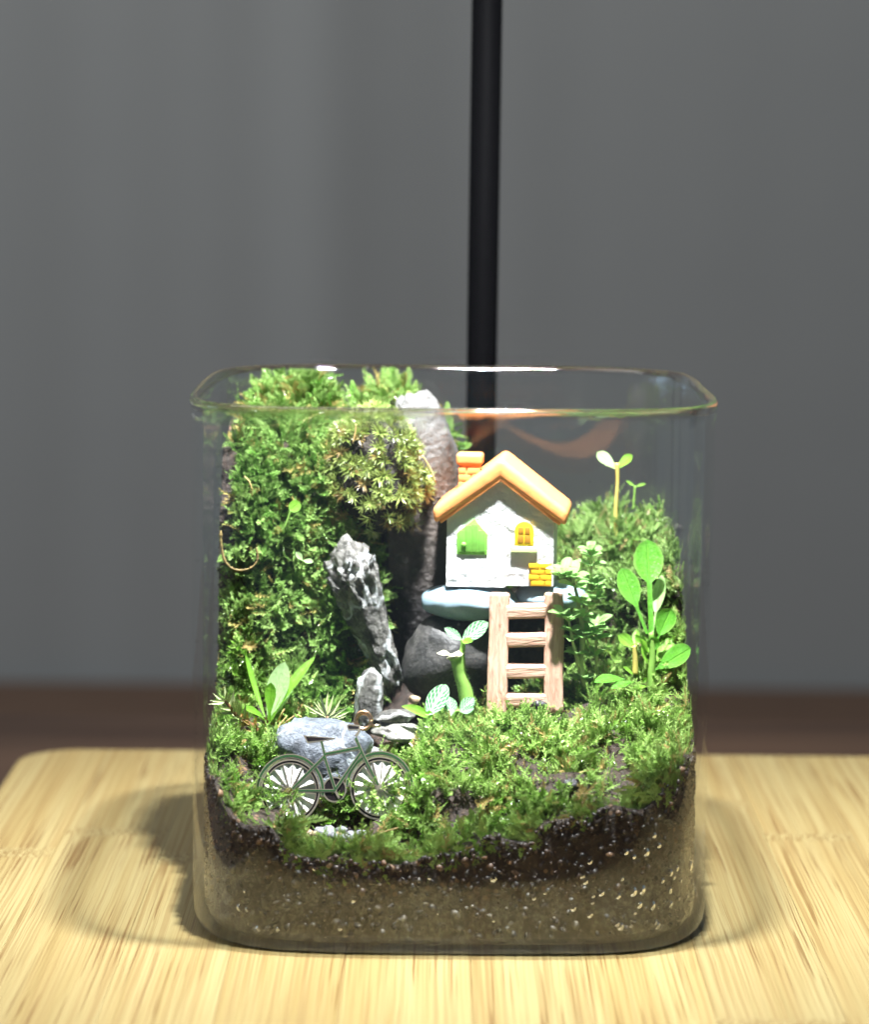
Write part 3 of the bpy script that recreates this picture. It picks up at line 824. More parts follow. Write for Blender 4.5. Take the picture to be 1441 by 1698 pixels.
def plant_mass(name, P, D, size, templates, mat, label, cat, clampa=4.745, extra=None, zmax=None):
    """every sprig placed at P growing along D, in one mesh"""
    n = len(P)
    D = D/np.linalg.norm(D, axis=1)[:, None]
    a = rng.normal(size=(n, 3)); X = a-D*(a*D).sum(1)[:, None]; X /= np.linalg.norm(X, axis=1)[:, None]
    Y = np.cross(D, X)
    which = rng.integers(0, len(templates), n)
    Vs, Fs, T0, T1 = [], [], [], []; off = 0
    r1 = rng.random(n); r2 = rng.random(n)
    for k, (tv, tf, tt) in enumerate(templates):
        ids = np.nonzero(which == k)[0]
        if len(ids) == 0: continue
        W = (tv[None, :, 0, None]*X[ids][:, None]+tv[None, :, 1, None]*Y[ids][:, None]+tv[None, :, 2, None]*D[ids][:, None])*size[ids][:, None, None]+P[ids][:, None]
        m = len(tv)
        Vs.append(W.reshape(-1, 3))
        Fs.append((tf[None]+(np.arange(len(ids))*m)[:, None, None]+off).reshape(-1, 3)); off += m*len(ids)
        T0.append(np.clip(tt[None]*0.75+(r1[ids][:, None]-0.35)*0.5, 0, 1).ravel())
        T1.append(np.repeat(r2[ids], m))
    V = np.concatenate(Vs); F = np.concatenate(Fs)
    rr = (np.abs(V[:, 0]/JX)**JN+np.abs(V[:, 1])**JN)**(1/JN)
    q0 = 4.56; w0 = clampa-q0
    sc = np.where(rr > q0, (q0+w0*(1-np.exp(-(rr-q0)/w0)))/rr, 1.0); V[:, 0] *= sc; V[:, 1] *= sc
    if zmax is not None: V[:, 2] = np.minimum(V[:, 2], zmax)
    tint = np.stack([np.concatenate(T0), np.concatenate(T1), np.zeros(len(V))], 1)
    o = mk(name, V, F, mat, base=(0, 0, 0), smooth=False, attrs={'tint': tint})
    tag(o, label, cat, kind='stuff'); return o

def sm(a, b, v): t = np.clip((v-a)/(b-a), 0, 1); return t*t*(3-2*t)

def mask_carpet(P, Nn):
    x, y, z = P.T
    m = (z > 1.4)*((Nn[:, 2] > 0.15) | ((z > hsoil(x, y)-0.22) & (y < 0)))*1.0
    dens = np.array([noise.fractal(Vector(p)*1.7+Vector((9, 1, 4)), 1.0, 2.0, 2) for p in P])
    m *= np.clip(0.80+1.8*dens, 0.06, 1)
    m *= np.where(((x-2.7)/0.8)**2+((y+3.7)/0.5)**2 < 1, 0.4, 1)         # thin moss, soil showing
    m *= (y < 0.9)*1.0
    m *= 1-((x > -2.2)*(x < 1.75)*(y > 0.25))                           # cave
    m *= 1-((x > -2.4)*(x < -0.5)*(y > -0.9)*(y < 0.9))                  # stones before the cave
    m *= np.where(((x+1.8)/0.55)**2+((y+3.75)/0.45)**2 < 1, 0.05, 1)     # gravel under the bicycle
    m *= np.where(((x+2.0)/1.35)**2+((y+3.25)/0.5)**2 < 1, 0.22, 1)      # bicycle stands clear
    m *= np.where(((x+2.4)/0.9)**2+((y+1.6)/0.7)**2 < 1, 0.0, 1)        # boulder
    rr = (np.abs(x/JX)**JN+np.abs(y)**JN)**(1/JN)
    return np.where(rr > 4.45, m, 0.62*m)

def mask_left(P, Nn):
    x, y, z = P.T
    m = (x < -1.9)*(x > -4.32)*(y > 0.5)*1.0
    m = np.maximum(m, (x < -0.3)*(x > -4.32)*(y > 2.9)*(z > 7.6)*1.0)
    m *= (z > 2.9)
    rr = (np.abs(x/JX)**JN+np.abs(y)**JN)**(1/JN)
    m *= np.where((rr > 4.70) & (Nn[:, 2] < 0.1), 0.12, 1)
    return m

def mask_right(P, Nn):
    x, y, z = P.T
    m = (x > 1.75)*(y > 0.6)*(z > 3.3)*1.0
    m = np.maximum(m, (x > 0.2)*(y > 3.2)*(z > 4.5)*1.0)
    rr = (np.abs(x/JX)**JN+np.abs(y)**JN)**(1/JN)
    m *= np.where((rr > 4.70) & (Nn[:, 2] < 0.1), 0.12, 1)
    return m

def moss():
    P, Nn = scatter(SV, SF, 10500, mask_carpet)
    cl = np.array([noise.fractal(Vector(p)*1.5+Vector((2, 8, 3)), 1.0, 2.0, 2) for p in P])
    D = Nn*np.array([0.8, 0.8, 1.0])+rng.normal(size=P.shape)*0.55+np.array([0, -0.35, -0.05])+np.stack([0.7*cl, -0.3*cl, 0.2*cl], 1)
    size = rng.uniform(0.22, 0.52, len(P))*(1+0.6*np.clip(cl, -0.5, 0.6))
    near = np.exp(-(((P[:, 0]+2.05)/1.35)**2+((P[:, 1]+3.5)/0.8)**2)**2)+0.7*np.exp(-(((P[:, 0]-1.6)/1.0)**2+((P[:, 1]+0.6)/0.5)**2)**2)
    size *= 1-0.55*np.clip(near, 0, 1)
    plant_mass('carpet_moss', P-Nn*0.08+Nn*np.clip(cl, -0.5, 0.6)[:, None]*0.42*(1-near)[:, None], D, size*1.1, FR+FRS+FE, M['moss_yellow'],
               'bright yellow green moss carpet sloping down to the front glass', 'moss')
    P, Nn = scatter(SV, SF, 8200, mask_left)
    cl = np.array([noise.fractal(Vector(p)*1.1, 1.0, 2.0, 2) for p in P])
    D = Nn*0.9+rng.normal(size=P.shape)*0.45+np.array([0.05, -0.25, 0.0])+np.stack([0.2*cl, -0.3*cl, 0.7*cl], 1)
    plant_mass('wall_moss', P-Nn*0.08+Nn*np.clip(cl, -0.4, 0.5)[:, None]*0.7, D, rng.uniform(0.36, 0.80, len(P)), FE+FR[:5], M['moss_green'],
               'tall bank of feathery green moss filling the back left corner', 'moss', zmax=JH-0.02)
    P, Nn = scatter(SV, SF, 6500, mask_right)
    cl = np.array([noise.fractal(Vector(p)*1.3+Vector((5, 2, 1)), 1.0, 2.0, 2) for p in P])
    D = Nn*0.8+rng.normal(size=P.shape)*0.5+np.array([0, -0.2, 0.35])
    plant_mass('mound_moss', P-Nn*0.08+Nn*np.clip(cl, -0.4, 0.5)[:, None]*0.6, D, rng.uniform(0.26, 0.60, len(P)), FR+FE[:6], M['moss_dark'],
               'green moss mound banked up behind the glossy plant', 'moss')
moss()

# ------------------------------------------------------------------ stones
def rock(name, c, r, seed, mat, label, group=None, cat='rock', **k):
    V, F = rock_arrays(c, r, seed, **k)
    o = mk(name, V, F, mat); tag(o, label, cat, group); return V, F

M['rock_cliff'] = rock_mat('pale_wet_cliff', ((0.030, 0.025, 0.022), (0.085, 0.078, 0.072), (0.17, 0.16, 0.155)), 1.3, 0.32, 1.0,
                           grad=[(5.1, 4.5, (0.085, 0.045, 0.025), 0.55), (4.0, 3.3, (0.085, 0.072, 0.064), 0.8), (3.0, 2.0, (0.016, 0.014, 0.014), 0.92), (4.7, 5.6, (0.17, 0.168, 0.163), 0.85)])  # darkest low zone: wet stone, with the cave's shade put into the colour
M['rock_slant'] = rock_mat('streaked_grey_rock', ((0.018, 0.016, 0.014), (0.10, 0.095, 0.085), (0.30, 0.29, 0.265)), 2.2, 0.5, 1.0, vein=((0.50, 0.52, 0.53), 0.03, 0.9))
M['rock_blue'] = rock_mat('blue_grey_rock', ((0.04, 0.045, 0.055), (0.13, 0.148, 0.18), (0.29, 0.315, 0.35)), 2.4, 0.5, 0.7, vein=((0.5, 0.55, 0.6), 0.015, 0.8))
M['rock_dark'] = rock_mat('dark_smooth_boulder', ((0.012, 0.012, 0.012), (0.03, 0.029, 0.028), (0.085, 0.08, 0.075)), 1.8, 0.45, 0.35, bscale=14)
M['rock_pale'] = rock_mat('pale_layered_stone', ((0.10, 0.09, 0.075), (0.24, 0.23, 0.21), (0.40, 0.395, 0.38)), 1.8, 0.5, 0.6)
M['pebble_blue'] = rock_mat('smooth_blue_pebble', ((0.17, 0.25, 0.30), (0.24, 0.33, 0.385), (0.33, 0.42, 0.47)), 0.8, 0.42, 0.12, bscale=16)
M['rock_peat'] = rock_mat('dark_mossy_rock', ((0.006, 0.004, 0.003), (0.02, 0.014, 0.01), (0.06, 0.045, 0.03)), 2.0, 0.7, 0.9)
M['pebble_grey'] = rock_mat('gravel_grey', ((0.07, 0.075, 0.085), (0.17, 0.175, 0.19), (0.36, 0.36, 0.36)), 3.0, 0.5, 0.3)
M['pebble_tan'] = rock_mat('gravel_tan', ((0.16, 0.10, 0.055), (0.30, 0.22, 0.14), (0.42, 0.34, 0.24)), 3.0, 0.5, 0.3)
M['pebble_dark'] = rock_mat('gravel_dark', ((0.012, 0.01, 0.014), (0.03, 0.027, 0.035), (0.08, 0.075, 0.085)), 3.0, 0.35, 0.5)

c = at(722, 850, 2.75); zt = at(720, 640, 2.75)[2]
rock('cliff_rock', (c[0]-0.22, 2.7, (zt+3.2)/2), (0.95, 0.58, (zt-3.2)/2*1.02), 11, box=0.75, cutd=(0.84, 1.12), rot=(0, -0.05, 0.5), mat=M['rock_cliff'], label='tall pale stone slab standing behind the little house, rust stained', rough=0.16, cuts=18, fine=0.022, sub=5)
c = at(630, 790, 1.95)
OHV, OHF = rock('overhang_rock', (c[0]-0.06, 2.1, c[2]+0.05), (0.84, 1.05, 1.15), 5, M['rock_peat'], 'dark mossy rock overhanging the cave, covered in star moss', rough=0.2, cuts=4)
c = at(700, 1010, 3.0)
rock('cave_rock', (c[0], 3.25, c[2]-0.3), (2.0, 0.55, 2.7), 21, M['rock_peat'], 'black wet rock face at the back of the cave', rough=0.2, cuts=5)

def slanted():
    a = at(568, 905, 0.75); b = at(657, 1150, 0.85)
    V, F = rock_arrays((0, 0, 0), (1, 1, 1), 33, rough=0.22, cuts=12, sub=5, fine=0.15, box=0.75, cutd=(0.75, 1.05))
    L = np.linalg.norm(b-a); ax = (b-a)/L
    sx = np.cross(ax, [0, 1, 0]); sx /= np.linalg.norm(sx); sy = np.cross(sx, ax)
    t = (V[:, 2]+1)/2
    w = np.interp(t, [0, 0.12, 0.35, 0.6, 0.85, 1], [0.50, 0.58, 0.52, 0.42, 0.32, 0.15])
    sq = np.sqrt(np.clip(1-np.clip(V[:, 2], -1, 1)**2, 0, 1)); k = np.minimum(1/np.maximum(sq, 0.30), 2.2)
    V = V.copy(); V[:, 0] *= k*0.85; V[:, 1] *= k*0.85
    W = a+ax*(t[:, None]*L)+sx*(V[:, 0]*w)[:, None]+sy*(V[:, 1]*w*0.9)[:, None]
    tag(mk('leaning_rock', W, F, M['rock_slant']), 'long grey rock with a white vein leaning in the dark cave', 'rock')
slanted()
c = at(745, 1098, 0.95)
rock('boulder', (c[0]+0.05, 1.05, c[2]), (1.0, 0.85, 0.98), 42, M['rock_dark'], 'round dark boulder beneath the house pebble', rough=0.12, cuts=3, cutd=(0.8, 0.95), fine=0.02)
c = at(900, 1085, 1.6)
rock('boulder', (c[0], 1.75, c[2]), (0.9, 0.7, 1.0), 43, M['rock_peat'], 'black rock in the shade behind the ladder', rough=0.15, cuts=3)
c = at(775, 994, 0.95)
rock('pebble', (c[0]+0.05, 1.0, c[2]-0.03), (0.97, 0.80, 0.375), 44, M['pebble_blue'], 'smooth blue grey pebble under the left of the house', cat='stone', rough=0.08, cuts=0, fine=0.008)
c = at(912, 990, 1.0)
rock('pebble', (c[0], 1.15, c[2]), (0.72, 0.75, 0.32), 45, M['pebble_blue'], 'smooth blue grey pebble under the right of the house, behind ladder top', cat='stone', rough=0.08, cuts=0, fine=0.008)
c = at(612, 1158, -0.1)
rock('standing_stone', (c[0], -0.1, c[2]-0.05), (0.24, 0.24, 0.62), 51, M['rock_slant'], 'small upright grey stone behind the bicycle handlebar', cat='stone', rough=0.1, cuts=6, rot=(0, 0.08, 0.5), box=0.55, cutd=(0.9, 1.2))
c = at(655, 1190, -0.45)
rock('flat_stone', (c[0], -0.45, c[2]), (0.46, 0.35, 0.16), 52, M['rock_slant'], 'flat grey stone lying on a white stone by veined leaf', cat='stone', rough=0.2, cuts=5, rot=(0, -0.12, 0.2))
c = at(662, 1212, -0.55)
rock('flat_stone', (c[0], -0.6, c[2]-0.02), (0.55, 0.42, 0.2), 53, M['rock_pale'], 'white layered stone lying beside the veined leaf', cat='stone', rough=0.2, cuts=6, rot=(0, 0.05, -0.2))
c = at(527, 1262, -1.6)
rock('boulder', (c[0], -1.6, c[2]), (1.04, 0.66, 0.92), 54, M['rock_blue'], 'blue grey boulder right behind the bicycle', rough=0.2, cuts=6, cutd=(0.78, 0.98), fine=0.06)

def pebbles():
    rr = random.Random(3)
    spots = [(532, 1340), (548, 1352), (560, 1338), (572, 1350), (540, 1365), (556, 1368), (575, 1366), (522, 1356), (588, 1342), (566, 1322), (545, 1325), (600, 1360), (512, 1345), (582, 1330), (530, 1326)]
    for i, (px, py) in enumerate(spots):
        Y = -3.15-(py-1320)*0.012
        p = at(px, py, Y); p[2] = float(hsoil(p[0], p[1]))+0.10
        r = rr.uniform(0.08, 0.15)
        V, F = rock_arrays(p, (r*rr.uniform(0.9, 1.3), r, r*0.7), 70+i, rot=(0, 0, rr.uniform(0, 3)), rough=0.2, cuts=4, sub=2)
        tan = i % 5 == 2
        tag(mk('gravel_stone', V, F, M['pebble_tan'] if tan else M['pebble_grey']),
            'small tan gravel stone in the patch under the bicycle' if tan else 'small grey gravel stone in the patch under the bicycle', 'stone', 'gravel under the bicycle')
    for px, py, Y, r, m, lb in ((895, 1169, -0.5, 0.13, 'pebble_dark', 'tiny black stone at the foot of the ladder'),
                             (645, 1240, -0.8, 0.16, 'pebble_tan', 'tan pebble below the white layered stone'),
                             (622, 1246, -1.1, 0.14, 'pebble_grey', 'grey pebble behind the front wheel'),
                             (688, 1160, 0.0, 0.11, 'pebble_tan', 'small brown pebble before the dark boulder'),
                             (1085, 1262, -2.6, 0.12, 'pebble_dark', 'black bark crumb on the moss at the right'),
                             (945, 1300, -3.9, 0.13, 'pebble_dark', 'black bark crumb low on the front moss'),
                             (497, 1418, -4.55, 0.10, 'pebble_grey', 'blue grey gravel chip against the front glass'),
                             (548, 1432, -4.6, 0.11, 'pebble_tan', 'pale gravel chip against the front glass below the moss')):
        p = at(px, py, Y)
        V, F = rock_arrays(p, (r*1.2, r, r*0.8), int(px), rough=0.2, cuts=5, sub=3)
        tag(mk('pebble', V, F, M[m]), lb, 'stone')
pebbles()

def star_moss():
    def mask(P, Nn):
        return ((Nn[:, 1] < 0.35)*(Nn[:, 2] > -0.75))*np.where(Nn[:, 2] < -0.2, 0.35, 1.0)
    P, Nn = scatter(OHV, OHF, 330, mask)
    D = Nn+rng.normal(size=P.shape)*0.15+np.array([0.0, -0.35, 0.10])
    plant_mass('star_moss', P+Nn*0.22, D, rng.uniform(0.20, 0.30, len(P)), RO, M['moss_star'],
               'olive cushion of star shaped moss hanging over the cave', 'moss', zmax=JH+0.1)
star_moss()

# ------------------------------------------------------------------ toy house
def house():
    M['plaster'] = simple('white_rough_plaster', (0.64, 0.645, 0.64), 0.75, 0.06, 3, 0.7, 7, 0.06)
    M['roof'] = simple('orange_resin', (0.88, 0.33, 0.10), 0.6, 0.12, 1.6, 0.3, 5, 0.05)
    M['lime'] = simple('lime_paint', (0.20, 0.50, 0.075), 0.5, 0.15, 5, 0.25, 10)
    M['yellow'] = simple('yellow_paint', (0.85, 0.56, 0.02), 0.45, 0.1, 4)
    M['amber'] = simple('amber_paint', (0.42, 0.20, 0.02), 0.45, 0.25, 5)
    yaw = math.radians(-5)
    c = at(832, 972, 1.15); bx, by, bz = c[0], 1.15, at(832, 972, 0.55)[2]+0.02
    t = thing('toy_house', (bx, by, bz), 'tiny white toy house with orange roof standing on blue pebbles', 'toy house')
    def put(name, V, F, mat, par=None, smooth=True, ang=35):
        W = rotz(np.asarray(V), yaw)+np.array([bx, by, bz])
        o = mk(name, W, F, mat, par or t, smooth)
        return sharp(o, ang)
    D0, D1 = -0.62, 0.75            # front and back faces
    hw, he, hp = 1.045, 1.30, 2.10   # half width, eave height, peak height of the wall
    # wall: a finely divided gabled block with uneven plaster
    nx, nz, ny = 48, 56, 20
    def topz(x): return he+(hp-he)*(1-abs(x)/hw)
    V = []; F = []; ring = []
    def front(x, z, y):
        p = noise.noise(Vector((x*4.5, z*4.5, 3.0)))*0.016+noise.noise(Vector((x*11, z*11, 1.0)))*0.009
        s_ = (1-sm(0.1, 0.95, z))*(1-sm(0.10, 0.14, x))
        return y-0.07*float(s_)+p
    idx = {}
    for side, y in ((0, D0), (1, D1)):
        for i in range(nx+1):
            for j in range(nz+1):
                x = -hw+2*hw*i/nx; z = topz(x)*j/nz
                yy = front(x, z, y) if side == 0 else y
                zb = z
                if side == 0 and j == 0: zb = -0.0-0.03*float(1-sm(0.10, 0.14, x))
                idx[side, i, j] = len(V); V.append((x, yy, zb))
    for i in range(nx):
        for j in range(nz):
            F.append((idx[0, i, j], idx[0, i+1, j], idx[0, i+1, j+1], idx[0, i, j+1]))
            F.append((idx[1, i, j], idx[1, i, j+1], idx[1, i+1, j+1], idx[1, i+1, j]))
    for j in range(nz):
        F.append((idx[0, 0, j], idx[0, 0, j+1], idx[1, 0, j+1], idx[1, 0, j]))
        F.append((idx[0, nx, j], idx[1, nx, j], idx[1, nx, j+1], idx[0, nx, j+1]))
    for i in range(nx):
        F.append((idx[0, i, 0], idx[1, i, 0], idx[1, i+1, 0], idx[0, i+1, 0]))
        F.append((idx[0, i, nz], idx[0, i+1, nz], idx[1, i+1, nz], idx[1, i, nz]))
    put('wall', V, F, M['plaster'], ang=50)
    # roof: a thick folded slab with rounded edges, and an inner fascia step
    def chevron(w, z_e, z_p, th):
        return [(-w, z_e), (0, z_p), (w, z_e), (w+0.05, z_e+th*0.72), (0, z_p+th), (-w-0.05, z_e+th*0.72)]
    V, F = prism(chevron(1.28, 1.19, 2.10, 0.42), D0-0.16, D1+0.2, 0.13, 5)
    roof = put('roof', V, F, M['roof'])
    V, F = prism(chevron(1.16, 1.20, 2.055, 0.16), D0-0.10, D1+0.12, 0.03, 2)
    put('fascia', V, F, M['roof'], roof)
    # chimney on the left slope, built of bricks under a rounded cap
    cx_, cy_ = -0.66, 0.12
    V, F = boxa((cx_, cy_, 2.02), (0.205, 0.19, 0.42), 0.03)
    ch = put('chimney', V, F, M['roof'])
    V, F = boxa((cx_, cy_, 2.40), (0.262, 0.24, 0.115), 0.08, 5)
    put('chimney_cap', V, F, M['roof'], ch)
    for k in range(3):
        z0 = 1.89+k*0.145
        e = [(-0.22, 0.03), (0.045, 0.22)] if k % 2 else [(-0.22, -0.06), (-0.045, 0.22)]
        for xa, xb in e:
            V, F = boxa((cx_+(xa+xb)/2, cy_-0.195, z0), ((xb-xa)/2-0.008, 0.012, 0.062), 0.011)
            put('brick', V, F, M['roof'], ch)
    # green five-sided door with planks and a knob
    dx, dz = -0.545, 0.60
    poly = [(-0.30, 0), (0.30, 0), (0.30, 0.40), (0.04, 0.70), (-0.30, 0.42)]
    fy = D0-0.015
    V, F = prism([(dx+x, dz+z) for x, z in poly], fy-0.045, fy+0.03, 0.012, 2)
    door = put('door', V, F, M['lime'])
    M['lime_dark'] = simple('lime_paint_worn', (0.16, 0.42, 0.06), 0.55, 0.25, 8, 0.3, 12)
    for a, b, h in ((-0.255, -0.15, 0.46), (-0.135, -0.02, 0.56), (-0.005, 0.11, 0.58), (0.125, 0.255, 0.46)):
        V, F = boxa((dx+(a+b)/2, fy-0.05, dz+0.05+h/2-0.01), ((b-a)/2, 0.014, h/2-0.02), 0.008)
        put('plank', V, F, M['lime_dark'], door)
    V, F = rock_arrays((dx-0.16, fy-0.075, dz+0.20), (0.05, 0.04, 0.05), 2, rough=0.02, cuts=0, sub=3, fine=0)
    put('knob', V, F, M['lime'], door)
    # arched window with frame, panes and a lime sill
    wx, wz = 0.47, 0.80
    def arch(w, h, n=12): return [(wx-w, wz), (wx+w, wz)]+[(wx+w*math.cos(a), wz+h-w+w*math.sin(a)) for a in np.linspace(0, math.pi, n)]
    V, F = prism(arch(0.185, 0.47), fy-0.05, fy+0.03, 0.015, 2)
    win = put('window', V, F, M['yellow'])
    for xa, xb, za, zb in ((-0.125, -0.012, 0.05, 0.20), (0.012, 0.125, 0.05, 0.20), (-0.115, -0.012, 0.225, 0.36), (0.012, 0.115, 0.225, 0.36)):
        V, F = boxa((wx+(xa+xb)/2, fy-0.047, wz+(za+zb)/2), ((xb-xa)/2, 0.012, (zb-za)/2), 0.008)
        put('pane', V, F, M['amber'], win)
    M['sill'] = simple('pale_lime_paint', (0.62, 0.80, 0.35), 0.5, 0.08, 5)
    V, F = boxa((wx+0.0, fy-0.03, wz-0.075), (0.26, 0.05, 0.062), 0.03, 3)
    put('window_sill', V, F, M['sill'], win)
    # patch of yellow bricks at the lower right corner
    rr = random.Random(4); n_ = 0
    M['brick_y'] = simple('yellow_brick', (0.72, 0.42, 0.015), 0.5, 0.18, 5, 0.2, 12)
    V, F = prism([(0.60, 0.0), (1.00, 0.0), (1.00, 0.45), (0.62, 0.46), (0.58, 0.25)], fy-0.005, fy+0.03, 0.01, 1)
    base_ = put('brick_patch', V, F, M['yellow'])
    for row in range(4):
        z0 = 0.015+row*0.112
        xs_ = [0.56, 0.78, 1.025] if row % 2 else [0.61, 0.88, 1.025]
        for xa, xb in zip(xs_[:-1], xs_[1:]):
            V, F = boxa(((xa+xb)/2, fy-0.005, z0+0.05), ((xb-xa)/2-0.007, 0.028+rr.uniform(0, 0.01), 0.049), 0.014)
            put('brick', V, F, M['brick_y'], base_)
house()

# ------------------------------------------------------------------ ladder
def ladder():
    m, nt, out = new_mat('carved_pink_wood'); n = N(nt)
    v = n.coord()
    at_ = n.add('ShaderNodeAttribute', attribute_name='grain'); g = n.sep(at_.outputs['Vector'])
    w = n.noise(n.comb(n.math('MULTIPLY', g[0], 9.0), n.math('MULTIPLY', g[1], 1.1), g[2]), 1.6, 5, 0.6, 0.6)
    c = n.mix(n.maprange(w, 0.35, 0.65), (0.47, 0.265, 0.185), (0.63, 0.40, 0.295))
    kn = n.noise(v, 5.5, 3); c = n.mix(n.maprange(kn, 0.68, 0.76, 0, 0.7), c, (0.30, 0.15, 0.09))
    n.link(n.pbr(c, 0.6, n.bump(w, 0.9, 0.06)), out.inputs[0])
    a = at(824, 1178, -0.25); topL = at(829, 983, 0.08)
    t = thing('ladder', (at(870, 1178, -0.25)[0], -0.25, a[2]), 'small pinkish wooden ladder leaning on the pebble below the house', 'ladder')
    def bar(p, q, w, d, name, seed, vertical, knot=None):
        p = np.asarray(p); q = np.asarray(q); L = np.linalg.norm(q-p); ax = (q-p)/L
        fr = np.array([0, -1.0, 0]) if not vertical else np.array([0, -1.0, 0.12])
        fr = fr-ax*np.dot(fr, ax); fr /= np.linalg.norm(fr); sd = np.cross(ax, fr)
        V, F = boxa((0, 0, 0), (w/2, d/2, L/2), min(w, d)*0.22, 3)
        bm = bmesh.new()
        vv = [bm.verts.new(x) for x in V]
        for f in F: bm.faces.new([vv[i] for i in f])
        for k in np.linspace(-L/2, L/2, max(6, int(L/0.08)))[1:-1]:
            bmesh.ops.bisect_plane(bm, geom=list(bm.verts)+list(bm.edges)+list(bm.faces), plane_co=(0, 0, k), plane_no=(0, 0, 1))
        V, F = bm_arrays(bm)
        nz_ = np.array([noise.noise(Vector((0.3*np.sign(x[0]), seed*3.7, x[2]*1.6))) for x in V])
        V2 = V.copy(); V2[:, 0] *= 1+0.10*nz_; V2[:, 1] *= 1+0.10*nz_
        V2[:, 0] += 0.03*w*np.array([noise.noise(Vector((seed, 1.0, x[2]*1.1))) for x in V])
        W = (p+q)/2+V2[:, 0:1]*sd+V2[:, 1:2]*(-fr)+V2[:, 2:3]*ax
        o = mk(name, W, F, m, t, attrs={'grain': np.stack([V[:, 0]+V[:, 1]*0.7, V[:, 2], np.full(len(V), seed*1.37)], 1)})
        return sharp(o, 60)
    bL, tL = at(823, 1185, -0.25), at(829, 982, 0.08)
    bR, tR = at(918, 1182, -0.25), at(918.5, 982, 0.08)
    bar(bL, tL, 0.385, 0.32, 'side_rail', 1, True); bar(bR, tR, 0.37, 0.32, 'side_rail', 2, True)
    for k, (py, hh) in enumerate(((1013, 0.275), (1060, 0.27), (1112, 0.265), (1160, 0.26))):
        tt = (py-1185)/(982-1185.0)
        Y = -0.25+0.33*tt
        p, q = at(838, py+0.5, Y-0.01), at(907, py-0.5, Y-0.01)
        bar(p, q, hh, 0.32, 'rung', 3+k, False)
ladder()

